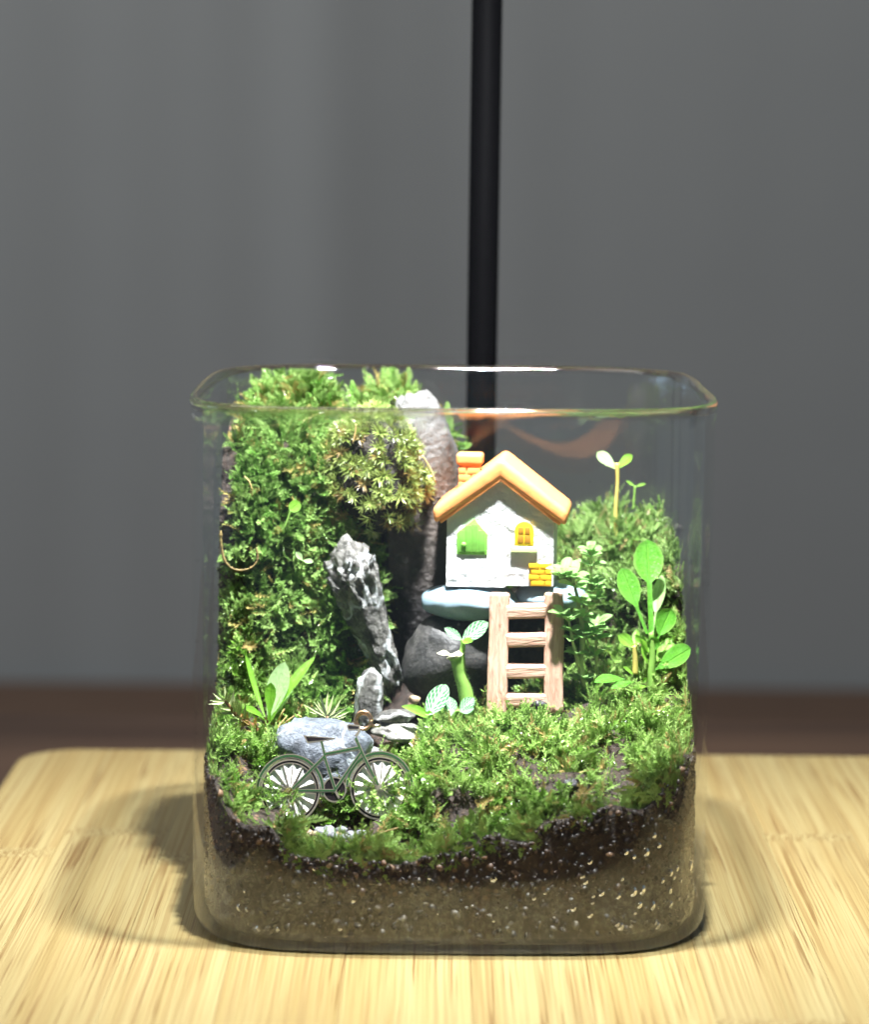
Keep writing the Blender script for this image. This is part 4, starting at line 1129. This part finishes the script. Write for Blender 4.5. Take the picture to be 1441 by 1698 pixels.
# ------------------------------------------------------------------ bicycle charm
def bicycle():
    M['gold'] = simple('pale_gold_metal', (0.86, 0.72, 0.56), 0.3, 0.15, 4, Metallic=1.0)
    M['enamel_green'] = simple('green_enamel', (0.020, 0.055, 0.020), 0.15, 0.15, 4)
    M['enamel_white'] = simple('white_enamel', (0.78, 0.78, 0.75), 0.25, 0.03, 4)
    M['enamel_black'] = simple('black_enamel', (0.012, 0.009, 0.010), 0.12, 0.2, 4)
    Yb = -2.95
    TILT = math.radians(21)
    Z = lambda zx, zy: (430+zx/5.542, 1180+zy/5.542)
    PX = 1/((Yb-CAM[1])/F_PX)        # pixels per cm in the charm's plane
    def w(zx, zy, dy=0.0):
        px, py = Z(zx, zy); p = at(px, py, Yb); p[1] += dy; return p
    b = w(700, 1000)
    t = thing('bicycle_charm', (b[0], Yb, b[2]), 'flat metal bicycle charm with green enamel frame and white wheels', 'bicycle')
    cen = {}
    def disc_ring(c, r0, r1, y0, y1, a0=0, a1=2*math.pi, n=64):
        closed = abs(a1-a0-2*math.pi) < 1e-6
        V = []; F = []
        m = n if closed else n+1
        for i in range(m):
            a = a0+(a1-a0)*i/n
            for r, y in ((r0, y0), (r1, y0), (r1, y1), (r0, y1)):
                V.append((c[0]+r*math.cos(a), c[1]+y, c[2]+r*math.sin(a)))
        for i in range(n):
            j = (i+1) % m
            for k in range(4): F.append((i*4+k, j*4+k, j*4+(k+1) % 4, i*4+(k+1) % 4))
        if not closed: F += [(0, 1, 2, 3), (n*4+3, n*4+2, n*4+1, n*4)]
        return np.array(V), F
    def lean(V):
        V = np.array(V, float); z0 = b[2]; h = (V[:, 2]-z0)*1.08; d = V[:, 1]-Yb
        V[:, 2] = z0+h*math.cos(TILT)-d*math.sin(TILT); V[:, 1] = Yb-0.15+h*math.sin(TILT)+d*math.cos(TILT); return V
    def flat(p, q, wd, y0, y1):
        p = np.asarray(p); q = np.asarray(q); d = q-p; d[1] = 0; L = np.linalg.norm(d); d /= L
        s_ = np.array([-d[2], 0, d[0]])*wd/2
        V = []
        for y in (y0, y1):
            for e in (p-s_, q-s_, q+s_, p+s_): V.append((e[0], Yb+y, e[2]))
        return np.array(V), [(0, 1, 2, 3), (7, 6, 5, 4), (0, 4, 5, 1), (1, 5, 6, 2), (2, 6, 7, 3), (3, 7, 4, 0)]
    def add(name, VF, mat, par=None, sm_=False):
        V, F = VF
        bm = bmesh.new(); vv = [bm.verts.new(x) for x in V]
        for f in F:
            try: bm.faces.new([vv[i] for i in f])
            except ValueError: pass
        bmesh.ops.recalc_face_normals(bm, faces=bm.faces)
        V, F = bm_arrays(bm)
        return mk(name, lean(V), F, mat, par or t, sm_)
    s = 1/5.542/PX
    for (zx, zy, rw, a0) in ((282, 737, 240, 4), (1105, 712, 238, 8)):
        c = w(zx, zy)
        wh = add('wheel', disc_ring(c, rw*s, (rw+8)*s, -0.035, 0.04), M['gold'])
        add('tyre', disc_ring(c, (rw+8)*s, (rw+26)*s, -0.02, 0.035), M['enamel_black'], wh)
        add('tyre_edge', disc_ring(c, (rw+26)*s, (rw+40)*s, -0.032, 0.04), M['gold'], wh)
        # pleated white enamel disc
        V = [(c[0], c[1]-0.012, c[2])]; F = []; ns = 16
        for k in range(ns*2):
            a = 2*math.pi*k/(ns*2)+0.1
            V.append((c[0]+rw*s*math.cos(a), c[1]+(-0.030 if k % 2 else 0.022), c[2]+rw*s*math.sin(a)))
        for k in range(ns*2): F.append((0, 1+k, 1+(k+1) % (ns*2)))
        o = mk('enamel_disc', lean(V), F, M['enamel_white'], wh, False)
        for k in range(ns):
            a = 2*math.pi*(2*k+1)/(ns*2)+0.1
            q = c+np.array([math.cos(a), 0, math.sin(a)])*rw*s
            add('spoke', flat(c, q, 0.020, -0.042, -0.02), M['gold'], wh)
        add('hub', disc_ring(c, 0.0, 0.055, -0.06, 0.04, n=24), M['gold'], wh)
        f0, f1 = (math.radians(-8), math.radians(186)) if zx < 600 else (math.radians(-12), math.radians(178))
        fd = add('mudguard', disc_ring(c, (rw+48)*s, (rw+86)*s, -0.03, 0.04, f0, f1), M['gold'])
        add('enamel', disc_ring(c, (rw+58)*s, (rw+77)*s, -0.038, -0.028, f0+0.03, f1-0.03), M['enamel_green'], fd)
    fr = None
    segs = [((600, 440), (300, 722), 36), ((290, 735), (700, 735), 33), ((592, 445), (697, 725), 36), ((930, 415), (697, 725), 38),
            ((595, 428), (915, 372), 38), ((930, 400), (1105, 712), 36), ((880, 290), (945, 425), 36), ((562, 312), (598, 440), 30)]
    G = []; E_ = []
    for k, (a, b_, wd) in enumerate(segs):
        a_, b2 = w(*a), w(*b_)
        G.append(flat(a_, b2, wd*s*0.85, -0.045-0.0006*k, 0.04+0.0005*k)); E_.append(flat(a_, b2, wd*s*0.42, -0.053-0.0006*k, -0.04))
    fr = add('frame', join(G), M['gold']); add('enamel', join(E_), M['enamel_green'], fr)
    # chainring
    c = w(690, 725)
    cr = add('chainring', disc_ring(c, 100*s, 112*s, -0.035, 0.03), M['gold']); add('enamel', disc_ring(c, 0.0, 100*s, -0.015, 0.02), M['enamel_black'], cr)
    add('crank', flat(w(697, 735), w(735, 800), 22*s, -0.05, -0.01), M['gold'], cr)
    # saddle
    P = [(395, 268), (685, 290), (690, 298), (560, 318), (435, 332)]
    def shrink(P, k): cxx = sum(p[0] for p in P)/len(P); cyy = sum(p[1] for p in P)/len(P); return [(cxx+(x-cxx)*k, cyy+(y-cyy)*k) for x, y in P]
    def poly(P, y0, y1):
        Q = [w(*p) for p in P]; n_ = len(Q); V = [(q[0], Yb+y0, q[2]) for q in Q]+[(q[0], Yb+y1, q[2]) for q in Q]
        return np.array(V), [tuple(range(n_)), tuple(range(2*n_-1, n_-1, -1))]+[(i, n_+i, n_+(i+1) % n_, (i+1) % n_) for i in range(n_)]
    sd = add('saddle', poly(P, -0.06, 0.04), M['gold']); add('enamel', poly([(418, 279), (655, 297), (560, 308), (440, 320)], -0.067, -0.055), M['enamel_black'], sd)
    # handlebar: gold outline, black grip, ring of wire at the top
    hb = [(795, 190), (815, 172), (915, 182), (930, 215), (905, 262), (885, 280), (872, 268), (897, 235), (895, 222), (812, 222)]
    h = add('handlebar', poly(hb, -0.065, 0.03), M['gold'])
    add('grip', poly([(806, 193), (822, 184), (908, 194), (906, 212), (818, 212)], -0.072, -0.06), M['enamel_black'], h)
    p0, p1 = w(1030, 186), w(1110, 180); V, F = tube([p0, p1], 0.028, 10); mk('bar_end', lean(V), F, M['gold'], h)
    M['copper'] = simple('copper_wire', (0.72, 0.45, 0.28), 0.22, 0.05, 4, Metallic=1.0)
    c = w(950, 140)
    for k, (r, dy) in enumerate(((78*s, -0.03), (66*s, 0.03))):
        pts = [c+np.array([r*math.cos(a), dy, r*math.sin(a)]) for a in np.linspace(0, 2*math.pi, 41)]
        V, F = tube(pts, 0.030, 10); mk('ring', lean(V), F, M['copper'], t)
bicycle()

# ------------------------------------------------------------------ plants
def stem(parent, pts, r, mat, n=8, name='stem'):
    V, F = tube(spline(pts, 8), np.interp(np.linspace(0, 1, (len(pts)-1)*8+1 if len(pts) > 2 else 8), np.linspace(0, 1, len(r)), r) if not np.isscalar(r) else r, n)
    return mk(name, V, F, mat, parent)

def glossy_plant():
    Z = lambda x, y, Y=-0.15: at(900+x/5.542, 890+y/5.542, Y)
    t = thing('glossy_plant', Z(1000, 1360), 'upright plant with large glossy spoon shaped leaves near right glass', 'plant')
    G, SP = M['leaf_glossy'], M['leaf_spring']
    stem(t, [Z(1005, 1390), Z(1000, 1250), Z(1010, 1080), Z(995, 880)], [0.085, 0.075, 0.06, 0.05], M['stem_green'])
    stem(t, [Z(850, 1260), Z(850, 1130), Z(845, 1000)], [0.06, 0.055, 0.05], M['stem_amber'])
    k = dict(cup=0.10, blunt=0.62)
    leaf(t, G, Z(1000, 900), Z(962, 22, -0.35), 0.58, (0.05, -1, 0.9), pet=0.55, peak=0.50, petw=0.17, n=22, cup=0.12, blunt=0.55)
    leaf(t, G, Z(960, 890), Z(725, 285, -0.35), 0.44, (0.2, -1, 0.3), pet=0.42, peak=0.55, petw=0.14, n=20, cup=0.10, blunt=0.6)
    leaf(t, M['leaf_small'], Z(1010, 880), Z(1095, 350, 0.15), 0.27, (-0.4, -1, 0.2), pet=0.35, peak=0.5, petw=0.14, n=18, **k)
    leaf(t, G, Z(1045, 960), Z(1180, 660, -0.35), 0.40, (-0.1, -1, 0.5), pet=0.18, peak=0.6, n=16, cup=0.22, blunt=0.5)
    leaf(t, G, Z(1015, 1230), Z(1360, 1020, -0.55), 0.46, (-0.25, -0.9, 0.75), pet=0.12, peak=0.62, n=18, cup=0.10, blunt=0.55)
    leaf(t, SP, Z(1030, 1180), Z(1190, 930, 0.15), 0.30, (-0.3, -1, 0.4), pet=0.1, peak=0.6, n=14, **k)
    leaf(t, SP, Z(990, 1080), Z(915, 900, -0.15), 0.12, (0.5, -1, 0.3), n=10)
    leaf(t, G, Z(1000, 1050), Z(1035, 915, -0.35), 0.26, (0, -1, 0.5), peak=0.6, cup=0.2, blunt=0.5)
    leaf(t, SP, Z(960, 1060), Z(905, 940, -0.50), 0.14, (0.3, -1, 0.4))
    leaf(t, SP, Z(850, 1020), Z(690, 900, -0.25), 0.26, (0.3, -0.9, 0.6), peak=0.6, cup=0.2)
    leaf(t, SP, Z(850, 1020), Z(865, 840, -0.05), 0.16, (-0.4, -1, 0.2), peak=0.5)
    leaf(t, SP, Z(970, 1060), Z(850, 900, -0.40), 0.12, (0, -1, 0.6), pet=0.5)
    leaf(t, SP, Z(990, 1240), Z(905, 1010, -0.25), 0.10, (0.5, -1, 0.3), pet=0.3)
    leaf(t, G, Z(760, 1310, -0.35), Z(470, 1345, -0.80), 0.26, (0.1, -0.6, 1), peak=0.6, cup=0.15, arch=0.08)
    leaf(t, SP, Z(830, 1260, -0.25), Z(735, 1195, -0.45), 0.16, (0.1, -0.6, 1), peak=0.5)
    leaf(t, G, Z(840, 1330, -0.45), Z(630, 1400, -0.80), 0.20, (0.1, -0.5, 1), peak=0.6, arch=0.05)
    leaf(t, SP, Z(960, 1370, -0.45), Z(820, 1390, -0.65), 0.12, (0.1, -0.5, 1))
    leaf(t, SP, Z(920, 1340, -0.45), Z(955, 1290, -0.55), 0.08, (0.1, -0.8, .6))
    leaf(t, G, Z(1060, 1310, -0.05), Z(1090, 1190, 0.05), 0.14, (-0.3, -1, 0.2))
glossy_plant()

def thyme_plant():
    Z = lambda x, y, Y=-0.1: at(900+x/5.542, 890+y/5.542, Y)
    t = thing('small_leaf_plant', Z(400, 1390), 'bushy plant with many tiny pale leaves beside the ladder', 'plant')
    # one leaf mesh, shared by every leaf
    V, F, UV = leaf_arrays((0, 0, 0), (0, 0, 1), 0.52, (0, -1, 0), arch=0.12, cup=0.25, n=6, peak=0.55, blunt=0.6)
    proto = mk('leaf', V, F, M['leaf_small'], t, uv=UV)
    me = proto.data
    L_ = (np.asarray(V))*S
    me.vertices.foreach_set('co', L_.astype(np.float32).ravel()); me.update()
    rr = random.Random(12); first = [True]; b = base_of(t)
    def put(p, d, size):
        d = Vector(d).normalized()
        up = Vector((0, -0.35, 1)); y = -(up-d*up.dot(d)).normalized()
        x = y.cross(d)
        o = proto if first[0] else proto.copy()
        if not first[0]: COL.objects.link(o)
        first[0] = False; o.parent = t
        Mx = Matrix(((x.x, y.x, d.x, 0), (x.y, y.y, d.y, 0), (x.z, y.z, d.z, 0), (0, 0, 0, 1)))
        o.matrix_local = Matrix.Translation(Vector([(p[i]-b[i])*S for i in range(3)])) @ Mx @ Matrix.Scale(size, 4)
    stems = [([(400, 1395, -0.1), (350, 1200, -0.1), (365, 900, -0.1), (335, 640, -0.15), (270, 350, -0.25)], [0.065, 0.06, 0.05, 0.04, 0.025], [0.10, 0.48, 0.66, 0.78, 0.9, 1.0], 0.235),
             ([(500, 1290, 0.1), (490, 1050, 0.05), (500, 800, -0.1)], [0.035, 0.03, 0.025], [0.40, 0.72, 0.86, 1.0], 0.21),
             ([(385, 900, 0.15), (400, 640, 0.15), (440, 380, 0.15), (435, 110, 0.15)], [0.04, 0.035, 0.03, 0.022], [0.35, 0.5, 0.66, 0.8, 0.9, 1.0], 0.18),
             ([(335, 1190, -0.15), (280, 980, -0.25), (240, 760, -0.3)], [0.04, 0.03, 0.02], [0.28, 0.55, 0.78, 1.0], 0.19),
             ([(240, 780, -0.3), (180, 720, -0.35)], [0.02, 0.012], [0.6, 1.0], 0.17),
             ([(470, 620, 0.1), (500, 430, 0.1)], [0.025, 0.015], [0.3, 0.7, 1.0], 0.17),
             ([(270, 420, -0.25), (180, 330, -0.35)], [0.02, 0.012], [0.5, 1.0], 0.22),
             ([(430, 1010, -0.05), (390, 880, -0.2)], [0.02, 0.012], [0.6, 1.0], 0.15)]
    for si, (pts, r, nodes, sz) in enumerate(stems):
        P = [Z(*p) for p in pts]
        stem(t, P, r, M['stem_pale'])
        C = spline(P, 10)
        for ni, u in enumerate(nodes):
            k = min(int(u*(len(C)-1)), len(C)-2); p = C[k]; ax = C[k+1]-C[k]; ax /= np.linalg.norm(ax)
            cnt = 7 if u == 1.0 else 4
            a0 = rr.uniform(0, 3)+ni*1.57
            for q in range(cnt):
                a = a0+q*math.pi*2/cnt+rr.uniform(-0.3, 0.3)
                d = np.array([math.cos(a), math.sin(a)*0.8-0.15, 0.0])+ax*rr.uniform(0.1, 0.7)*(1.4 if u == 1.0 and q % 2 else 0.8)
                put(p, d, sz*rr.uniform(1.1, 1.9))
thyme_plant()

def fittonia():
    Z = lambda x, y, Y: at(640+x/7.584, 1010+y/7.584, Y)
    Y = -0.15
    t = thing('veined_cutting', Z(1000, 1150, Y), 'thick fuzzy cut stem sprouting white veined leaves left of ladder', 'plant')
    stem(t, [Z(1030, 1210, Y), Z(985, 980, Y), Z(930, 800, Y), Z(905, 640, Y), Z(890, 590, Y)], [0.155, 0.135, 0.125, 0.145, 0.17], M['stem_green'], 16)
    # torn collar of the cut
    M['cut'] = simple('dried_cut', (0.62, 0.62, 0.42), 0.7, 0.25, 8, 0.5, 14)
    V, F = rock_arrays(Z(880, 580, Y), (0.19, 0.17, 0.06), 9, rough=0.4, cuts=3, sub=3, rot=(0, -0.25, 0)); mk('cut_end', V, F, M['cut'], t)
    leaf(t, M['cut'], Z(860, 600, Y-0.1), Z(640, 560, Y-0.15), 0.16, (0, -0.4, 1), name='torn_flap', arch=0.1, wave=0.1)
    # hairs on the stem
    hs = []; rr = random.Random(8)
    C = spline([Z(1030, 1210, Y), Z(985, 980, Y), Z(930, 800, Y), Z(905, 640, Y)], 10)
    for k in range(170):
        p = C[rr.randrange(len(C))]; a = rr.uniform(0, 6.28); d = np.array([math.cos(a), math.sin(a), rr.uniform(-0.3, 0.4)])
        s0 = p+d*0.12; e = s0+d*rr.uniform(0.04, 0.09); w_ = np.array([0, 0, 0.004])
        hs.append((np.array([s0-w_, s0+w_, e]), [(0, 1, 2)]))
    V, F = join(hs); o = mk('stem_hairs', V, F, M['leaf_pale'], t, uv=np.full((len(V), 2), 0.3)); o['kind'] = 'stuff'
    stem(t, [Z(950, 560, Y), Z(965, 480, Y), Z(965, 380, Y)], [0.06, 0.05, 0.045], M['stem_green'], 8, 'shoot')
    leaf(t, M['leaf_fitt'], Z(960, 400, Y), Z(1285, 165, Y-0.15), 0.36, (-0.15, -0.75, 0.7), peak=0.55, cup=0.12, n=14, blunt=0.6)
    leaf(t, M['leaf_fitt'], Z(950, 385, Y), Z(735, 235, Y-0.1), 0.20, (0.2, -0.8, 0.6), peak=0.5, cup=0.12, n=12, blunt=0.7)
    leaf(t, M['leaf_spring'], Z(960, 390, Y-0.02), Z(1090, 410, Y-0.25), 0.17, (0.0, -0.8, 0.6), peak=0.5)
    Y2 = -0.75
    t = thing('veined_seedling', Z(510, 1480, Y2), 'seedling with one white veined leaf and one plain bright leaf', 'plant')
    stem(t, [Z(520, 1560, Y2), Z(505, 1400, Y2), Z(520, 1320, Y2)], [0.06, 0.06, 0.05], M['stem_green'])
    leaf(t, M['leaf_fitt'], Z(530, 1330, Y2), Z(760, 945, Y2+0.05), 0.40, (-0.2, -1, 0.35), peak=0.52, cup=0.10, n=14, blunt=0.6)
    leaf(t, M['leaf_spring'], Z(540, 1360, Y2), Z(190, 1222, Y2-0.15), 0.22, (0.15, -0.7, 0.8), peak=0.42, cup=0.25, n=12, arch=0.08)
    leaf(t, M['leaf_spring'], Z(510, 1420, Y2-0.03), Z(560, 1270, Y2-0.08), 0.16, (0.1, -1, 0.2), peak=0.5)
    t = thing('veined_sprout', Z(800, 1330, -0.6), 'low veined leaves sprouting at the foot of the fuzzy stem', 'plant')
    leaf(t, M['leaf_fitt'], Z(820, 1340, -0.5), Z(800, 1100, -0.45), 0.26, (0.1, -1, 0.3), peak=0.55)
    leaf(t, M['leaf_fitt'], Z(930, 1290, -0.6), Z(1110, 1110, -0.6), 0.26, (-0.2, -1, 0.5), peak=0.55)
    leaf(t, M['leaf_fitt'], Z(940, 1290, -0.62), Z(1110, 1250, -0.75), 0.2, (-0.2, -0.8, 0.8), peak=0.55)
    stem(t, [Z(850, 1400, -0.55), Z(880, 1290, -0.58), Z(930, 1280, -0.6)], 0.03, M['stem_green'])
fittonia()

def left_plants():
    Z = lambda x, y, Y=-0.5: at(340+x/5.542, 1060+y/5.542, Y)
    t = thing('leafy_seedling', Z(560, 950), 'leafy seedling with upright pale green leaves at the left moss', 'plant')
    stem(t, [Z(575, 990), Z(562, 850), Z(560, 720)], [0.05, 0.045, 0.04], M['stem_brown'])
    S_, Pp = M['leaf_spring'], M['leaf_pale']
    leaf(t, S_, Z(565, 760), Z(362, 80, -0.6), 0.13, (0.7, -0.9, 0.1), peak=0.55, n=16, arch=-0.04, cup=0.3)
    leaf(t, Pp, Z(575, 760), Z(735, 205, -0.75), 0.42, (-0.1, -1, 0.25), peak=0.62, n=16, cup=0.14, blunt=0.7, petw=0.16, wave=0.02)
    leaf(t, S_, Z(600, 740), Z(1022, 160, -0.6), 0.22, (-0.5, -0.8, 0.45), peak=0.62, n=16, arch=0.06, cup=0.25)
    leaf(t, Pp, Z(590, 760, -0.45), Z(830, 330, -0.3), 0.24, (-0.3, -1, 0.2), peak=0.6, n=12)
    leaf(t, S_, Z(590, 740, -0.6), Z(605, 395, -0.95), 0.22, (0, -1, 0.5), peak=0.72, n=14, cup=0.2, petw=0.35, blunt=0.6)
    leaf(t, S_, Z(555, 740, -0.55), Z(335, 630, -0.95), 0.20, (0.2, -0.6, 0.9), peak=0.65, cup=0.25, arch=0.08)
    leaf(t, S_, Z(550, 745, -0.55), Z(455, 650, -0.75), 0.13, (0.1, -0.6, 0.9), peak=0.6)
    leaf(t, S_, Z(575, 790, -0.6), Z(665, 640, -0.75), 0.06, (-0.3, -1, 0.3))
    leaf(t, Pp, Z(550, 820, -0.6), Z(430, 690, -0.8), 0.07, (0.2, -0.8, 0.6))
    # brown conifer twig with needles
    t = thing('conifer_twig', Z(575, 980, -0.6), 'small brown conifer twig with stiff needles beside the seedling', 'twig')
    C = spline([Z(590, 1000, -0.6), Z(440, 800, -0.75), Z(310, 720, -0.85), Z(180, 560, -0.95)], 10)
    V, F = tube(C, np.linspace(0.07, 0.03, len(C)), 8); mk('twig', V, F, M['stem_brown'], t)
    rr = random.Random(5)
    for k in range(44):
        u = rr.uniform(0.15, 1.0) if k > 12 else rr.uniform(0.6, 1.0)
        i = min(int(u*(len(C)-1)), len(C)-2); ax = C[i+1]-C[i]; ax /= np.linalg.norm(ax)
        a = rr.uniform(0, 6.28); d = ax*0.75+np.array([math.cos(a), math.sin(a)*0.6-0.1, math.sin(a+1)])*0.7; d /= np.linalg.norm(d)
        l = rr.uniform(0.22, 0.42)
        V, F, UV = leaf_arrays(C[i], C[i]+d*l, 0.065, (0.1, -1, 0.4), n=4, cup=0.3, peak=0.35)
        mk('needle', V, F, M['needle'] if u > 0.5 else M['needle_straw'], t, uv=UV)
    t = thing('needle_sprig', Z(1120, 760, -1.1), 'pale grey green needle sprig fanning out above the blue boulder', 'twig')
    b0 = Z(1120, 770, -1.1)
    V, F = tube([Z(1120, 860, -1.1), b0, Z(1125, 700, -1.1)], [0.05, 0.045, 0.03], 8); mk('twig', V, F, M['stem_brown'], t)
    tips = [(900, 590), (990, 560), (1050, 500), (1130, 475), (1185, 495), (1250, 545), (1320, 615), (1335, 660), (1310, 700), (1300, 800), (1215, 600), (1090, 590), (1010, 620), (950, 660), (925, 720), (1260, 640), (1160, 560), (1030, 560), (1280, 760), (1240, 720)]
    for k, (x, y) in enumerate(tips):
        p0 = Z(1120+rr.uniform(-40, 40), 730+rr.uniform(-30, 30), -1.1); p1 = Z(x, y, -1.1+rr.uniform(-0.35, 0.25))
        V, F, UV = leaf_arrays(p0, p1, 0.055, (0.1, -1, 0.4), n=5, cup=0.3, peak=0.35); mk('needle', V, F, M['needle'], t, uv=UV)
    NL = ['long dry needle rising right from the foot of the leafy seedling', 'steep dry needle just left of the blue boulder', 'dry needle above the left shoulder of the blue boulder',
          'short dry needle behind the foot of the leafy seedling', 'short dry needle left of the pale needle sprig']
    for k, (a, b_) in enumerate((((590, 900), (755, 700)), ((620, 960), (690, 760)), ((700, 800), (820, 700)), ((660, 760), (730, 635)), ((890, 745), (845, 690)))):
        p0, p1 = Z(*a, -0.8), Z(*b_, -0.9)
        V, F = tube([p0, (p0+p1)/2+np.array([0.02, 0, 0.02]), p1], [0.02, 0.02, 0.006], 6)
        tag(mk('fallen_needle', V, F, M['needle_straw']), NL[k], 'needle', 'dry needles by the seedling')
left_plants()

def seedlings():
    Y = 2.3
    t = thing('cotyledon_seedling', at(1022, 900, Y), 'tall seedling with two round leaves standing on the right moss mound', 'seedling')
    stem(t, [at(1022, 912, Y), at(1021, 850, Y), at(1024, 800, Y), at(1023, 768, Y)], [0.045, 0.04, 0.035, 0.05], M['stem_amber'])
    leaf(t, M['leaf_pale'], at(1023, 778, Y), at(990, 750, Y-0.1), 0.30, (0.1, -0.7, 0.8), peak=0.66, cup=0.08, blunt=0.55, petw=0.2)
    leaf(t, M['leaf_spring'], at(1023, 778, Y), at(1048, 754, Y-0.12), 0.22, (-0.3, -0.7, 0.6), peak=0.66, cup=0.15, blunt=0.55, petw=0.25)
    Y = 3.1
    t = thing('cotyledon_seedling', at(1050, 838, Y), 'tiny seedling with two narrow leaves behind the taller one', 'seedling')
    stem(t, [at(1050, 845, Y), at(1052, 820, Y), at(1053, 806, Y)], 0.02, M['stem_green'])
    leaf(t, M['leaf_spring'], at(1053, 807, Y), at(1038, 797, Y), 0.06, (0, -0.7, 0.8)); leaf(t, M['leaf_spring'], at(1053, 807, Y), at(1071, 802, Y), 0.07, (0, -0.7, 0.8))
    Y = 0.75
    t = thing('round_leaf_sprout', at(472, 872, Y), 'single round bright leaf on a thin stalk in the left moss', 'seedling')
    stem(t, [at(470, 880, Y), at(478, 858, Y), at(482, 846, Y)], 0.018, M['stem_green'])
    leaf(t, M['leaf_spring'], at(481, 847, Y), at(497, 832, Y-0.05), 0.24, (0, -1, 0.4), peak=0.5, blunt=0.45, cup=0.05)
    Y = 0.35
    t = thing('two_leaf_sprout', at(502, 930, Y), 'two small oval leaves low on the left moss wall', 'seedling')
    leaf(t, M['leaf_pale'], at(502, 929, Y), at(490, 915, Y-0.1), 0.13, (0, -0.8, 0.7)); leaf(t, M['leaf_pale'], at(502, 929, Y), at(520, 932, Y-0.1), 0.12, (0, -0.8, 0.7))
    stem(t, [at(500, 945, Y+0.1), at(502, 929, Y)], 0.015, M['stem_green'])
    Y = 0.35
    C = spline([at(366, 880, Y), at(367, 905, Y), at(374, 932, Y), at(392, 945, Y), at(415, 942, Y), at(427, 928, Y), at(425, 908, Y)], 8)
    V, F = tube(C, (np.linspace(0.030, 0.014, len(C))*np.random.default_rng(3).uniform(0.6, 1.5, len(C))), 8)
    tag(mk('dry_root', V, F, M['root']), 'curled yellow dry root against the left glass', 'root')
    SL = ['thin dry stalk standing up on top of the star moss', 'thin dry stalk in the upper left moss wall', 'thin dry stalk between star moss and the stone slab',
          'long thin dry stalk on the front moss at the right', 'thin dry stalk on the moss right of the bicycle', 'thin dry stalk low at the front glass below the bicycle']
    for k, (a, b_, Yk) in enumerate((((585, 735), (590, 703), 0.6), ((405, 790), (418, 812), 0.3), ((700, 755), (722, 800), 1.0), ((905, 1300), (985, 1275), -3.6), ((735, 1305), (790, 1290), -3.4), ((600, 1395), (660, 1372), -4.4))):
        p, q = at(*a, Yk), at(*b_, Yk)
        V, F = tube(spline([p, (p+q)/2+np.array([0.02, 0, 0.03]), q], 5), 0.016, 6)
        tag(mk('dry_stalk', V, F, M['needle_straw']), SL[k], 'stalk', 'dry stalks in the moss')
seedlings()

# ------------------------------------------------------------------ water beads on the inside of the glass
def droplets():
    m, nt, out = new_mat('water'); n = N(nt)
    g = n.add('ShaderNodeBsdfGlass'); g.inputs['IOR'].default_value = 1.33; g.inputs['Roughness'].default_value = 0.0
    n.link(g.outputs[0], out.inputs[0])
    rr = random.Random(6); parts = []
    def bead(px, py, r, asp=1.0):
        p = at(px, py, -4.78)
        yy = -4.79*(max(0.0, 1-(abs(p[0]/JX)/4.79)**JN))**(1/JN) if abs(p[0]/JX) < 4.70 else None
        if yy is None: return
        p = at(px, py, yy)
        th = math.atan2(p[1], p[0]); nrm = np.array([-np.sign(p[0])*abs(p[0])**(JN-1), -np.sign(p[1])*abs(p[1])**(JN-1), 0]); nrm /= np.linalg.norm(nrm)
        sd = np.cross(nrm, [0, 0, 1]); V = []; F = []
        na, nb = 10, 4
        for j in range(nb):
            e = math.pi/2*j/nb
            for k in range(na):
                a = 2*math.pi*k/na
                V.append(p+nrm*r*0.55*math.sin(e)+(sd*math.cos(a)+np.array([0, 0, asp])*math.sin(a))*r*math.cos(e))
        V.append(p+nrm*r*0.55)
        for j in range(nb-1):
            for k in range(na): F.append((j*na+k, j*na+(k+1) % na, (j+1)*na+(k+1) % na, (j+1)*na+k))
        for k in range(na): F.append(((nb-1)*na+k, (nb-1)*na+(k+1) % na, len(V)-1))
        F.append(tuple(range(na-1, -1, -1)))
        parts.append((np.array(V), F))
    for px, py, r in ((1050, 1478, 0.075), (1065, 1475, 0.07), (1060, 1500, 0.06), (1085, 1385, 0.05), (1118, 1455, 0.045), (1123, 1440, 0.05), (1130, 1460, 0.04), (1112, 1478, 0.04), (950, 1505, 0.06), (818, 1455, 0.07), (1090, 1535, 0.06), (1025, 1485, 0.05)):
        bead(px, py, r, rr.uniform(1, 1.4))
    for k in range(26):
        bead(rr.uniform(960, 1150), rr.uniform(1400, 1545), 0.03+0.045*rr.random()**2, rr.uniform(0.9, 1.5))
    for k in range(14):
        bead(rr.uniform(345, 950), rr.uniform(1440, 1545), rr.uniform(0.02, 0.05), rr.uniform(0.9, 1.6))
    V, F = join(parts)
    o = mk('water_beads', V, F, m, JAR); o['kind'] = 'stuff'
droplets()

for o in bpy.data.objects:
    if '_b' in o.keys(): del o['_b']
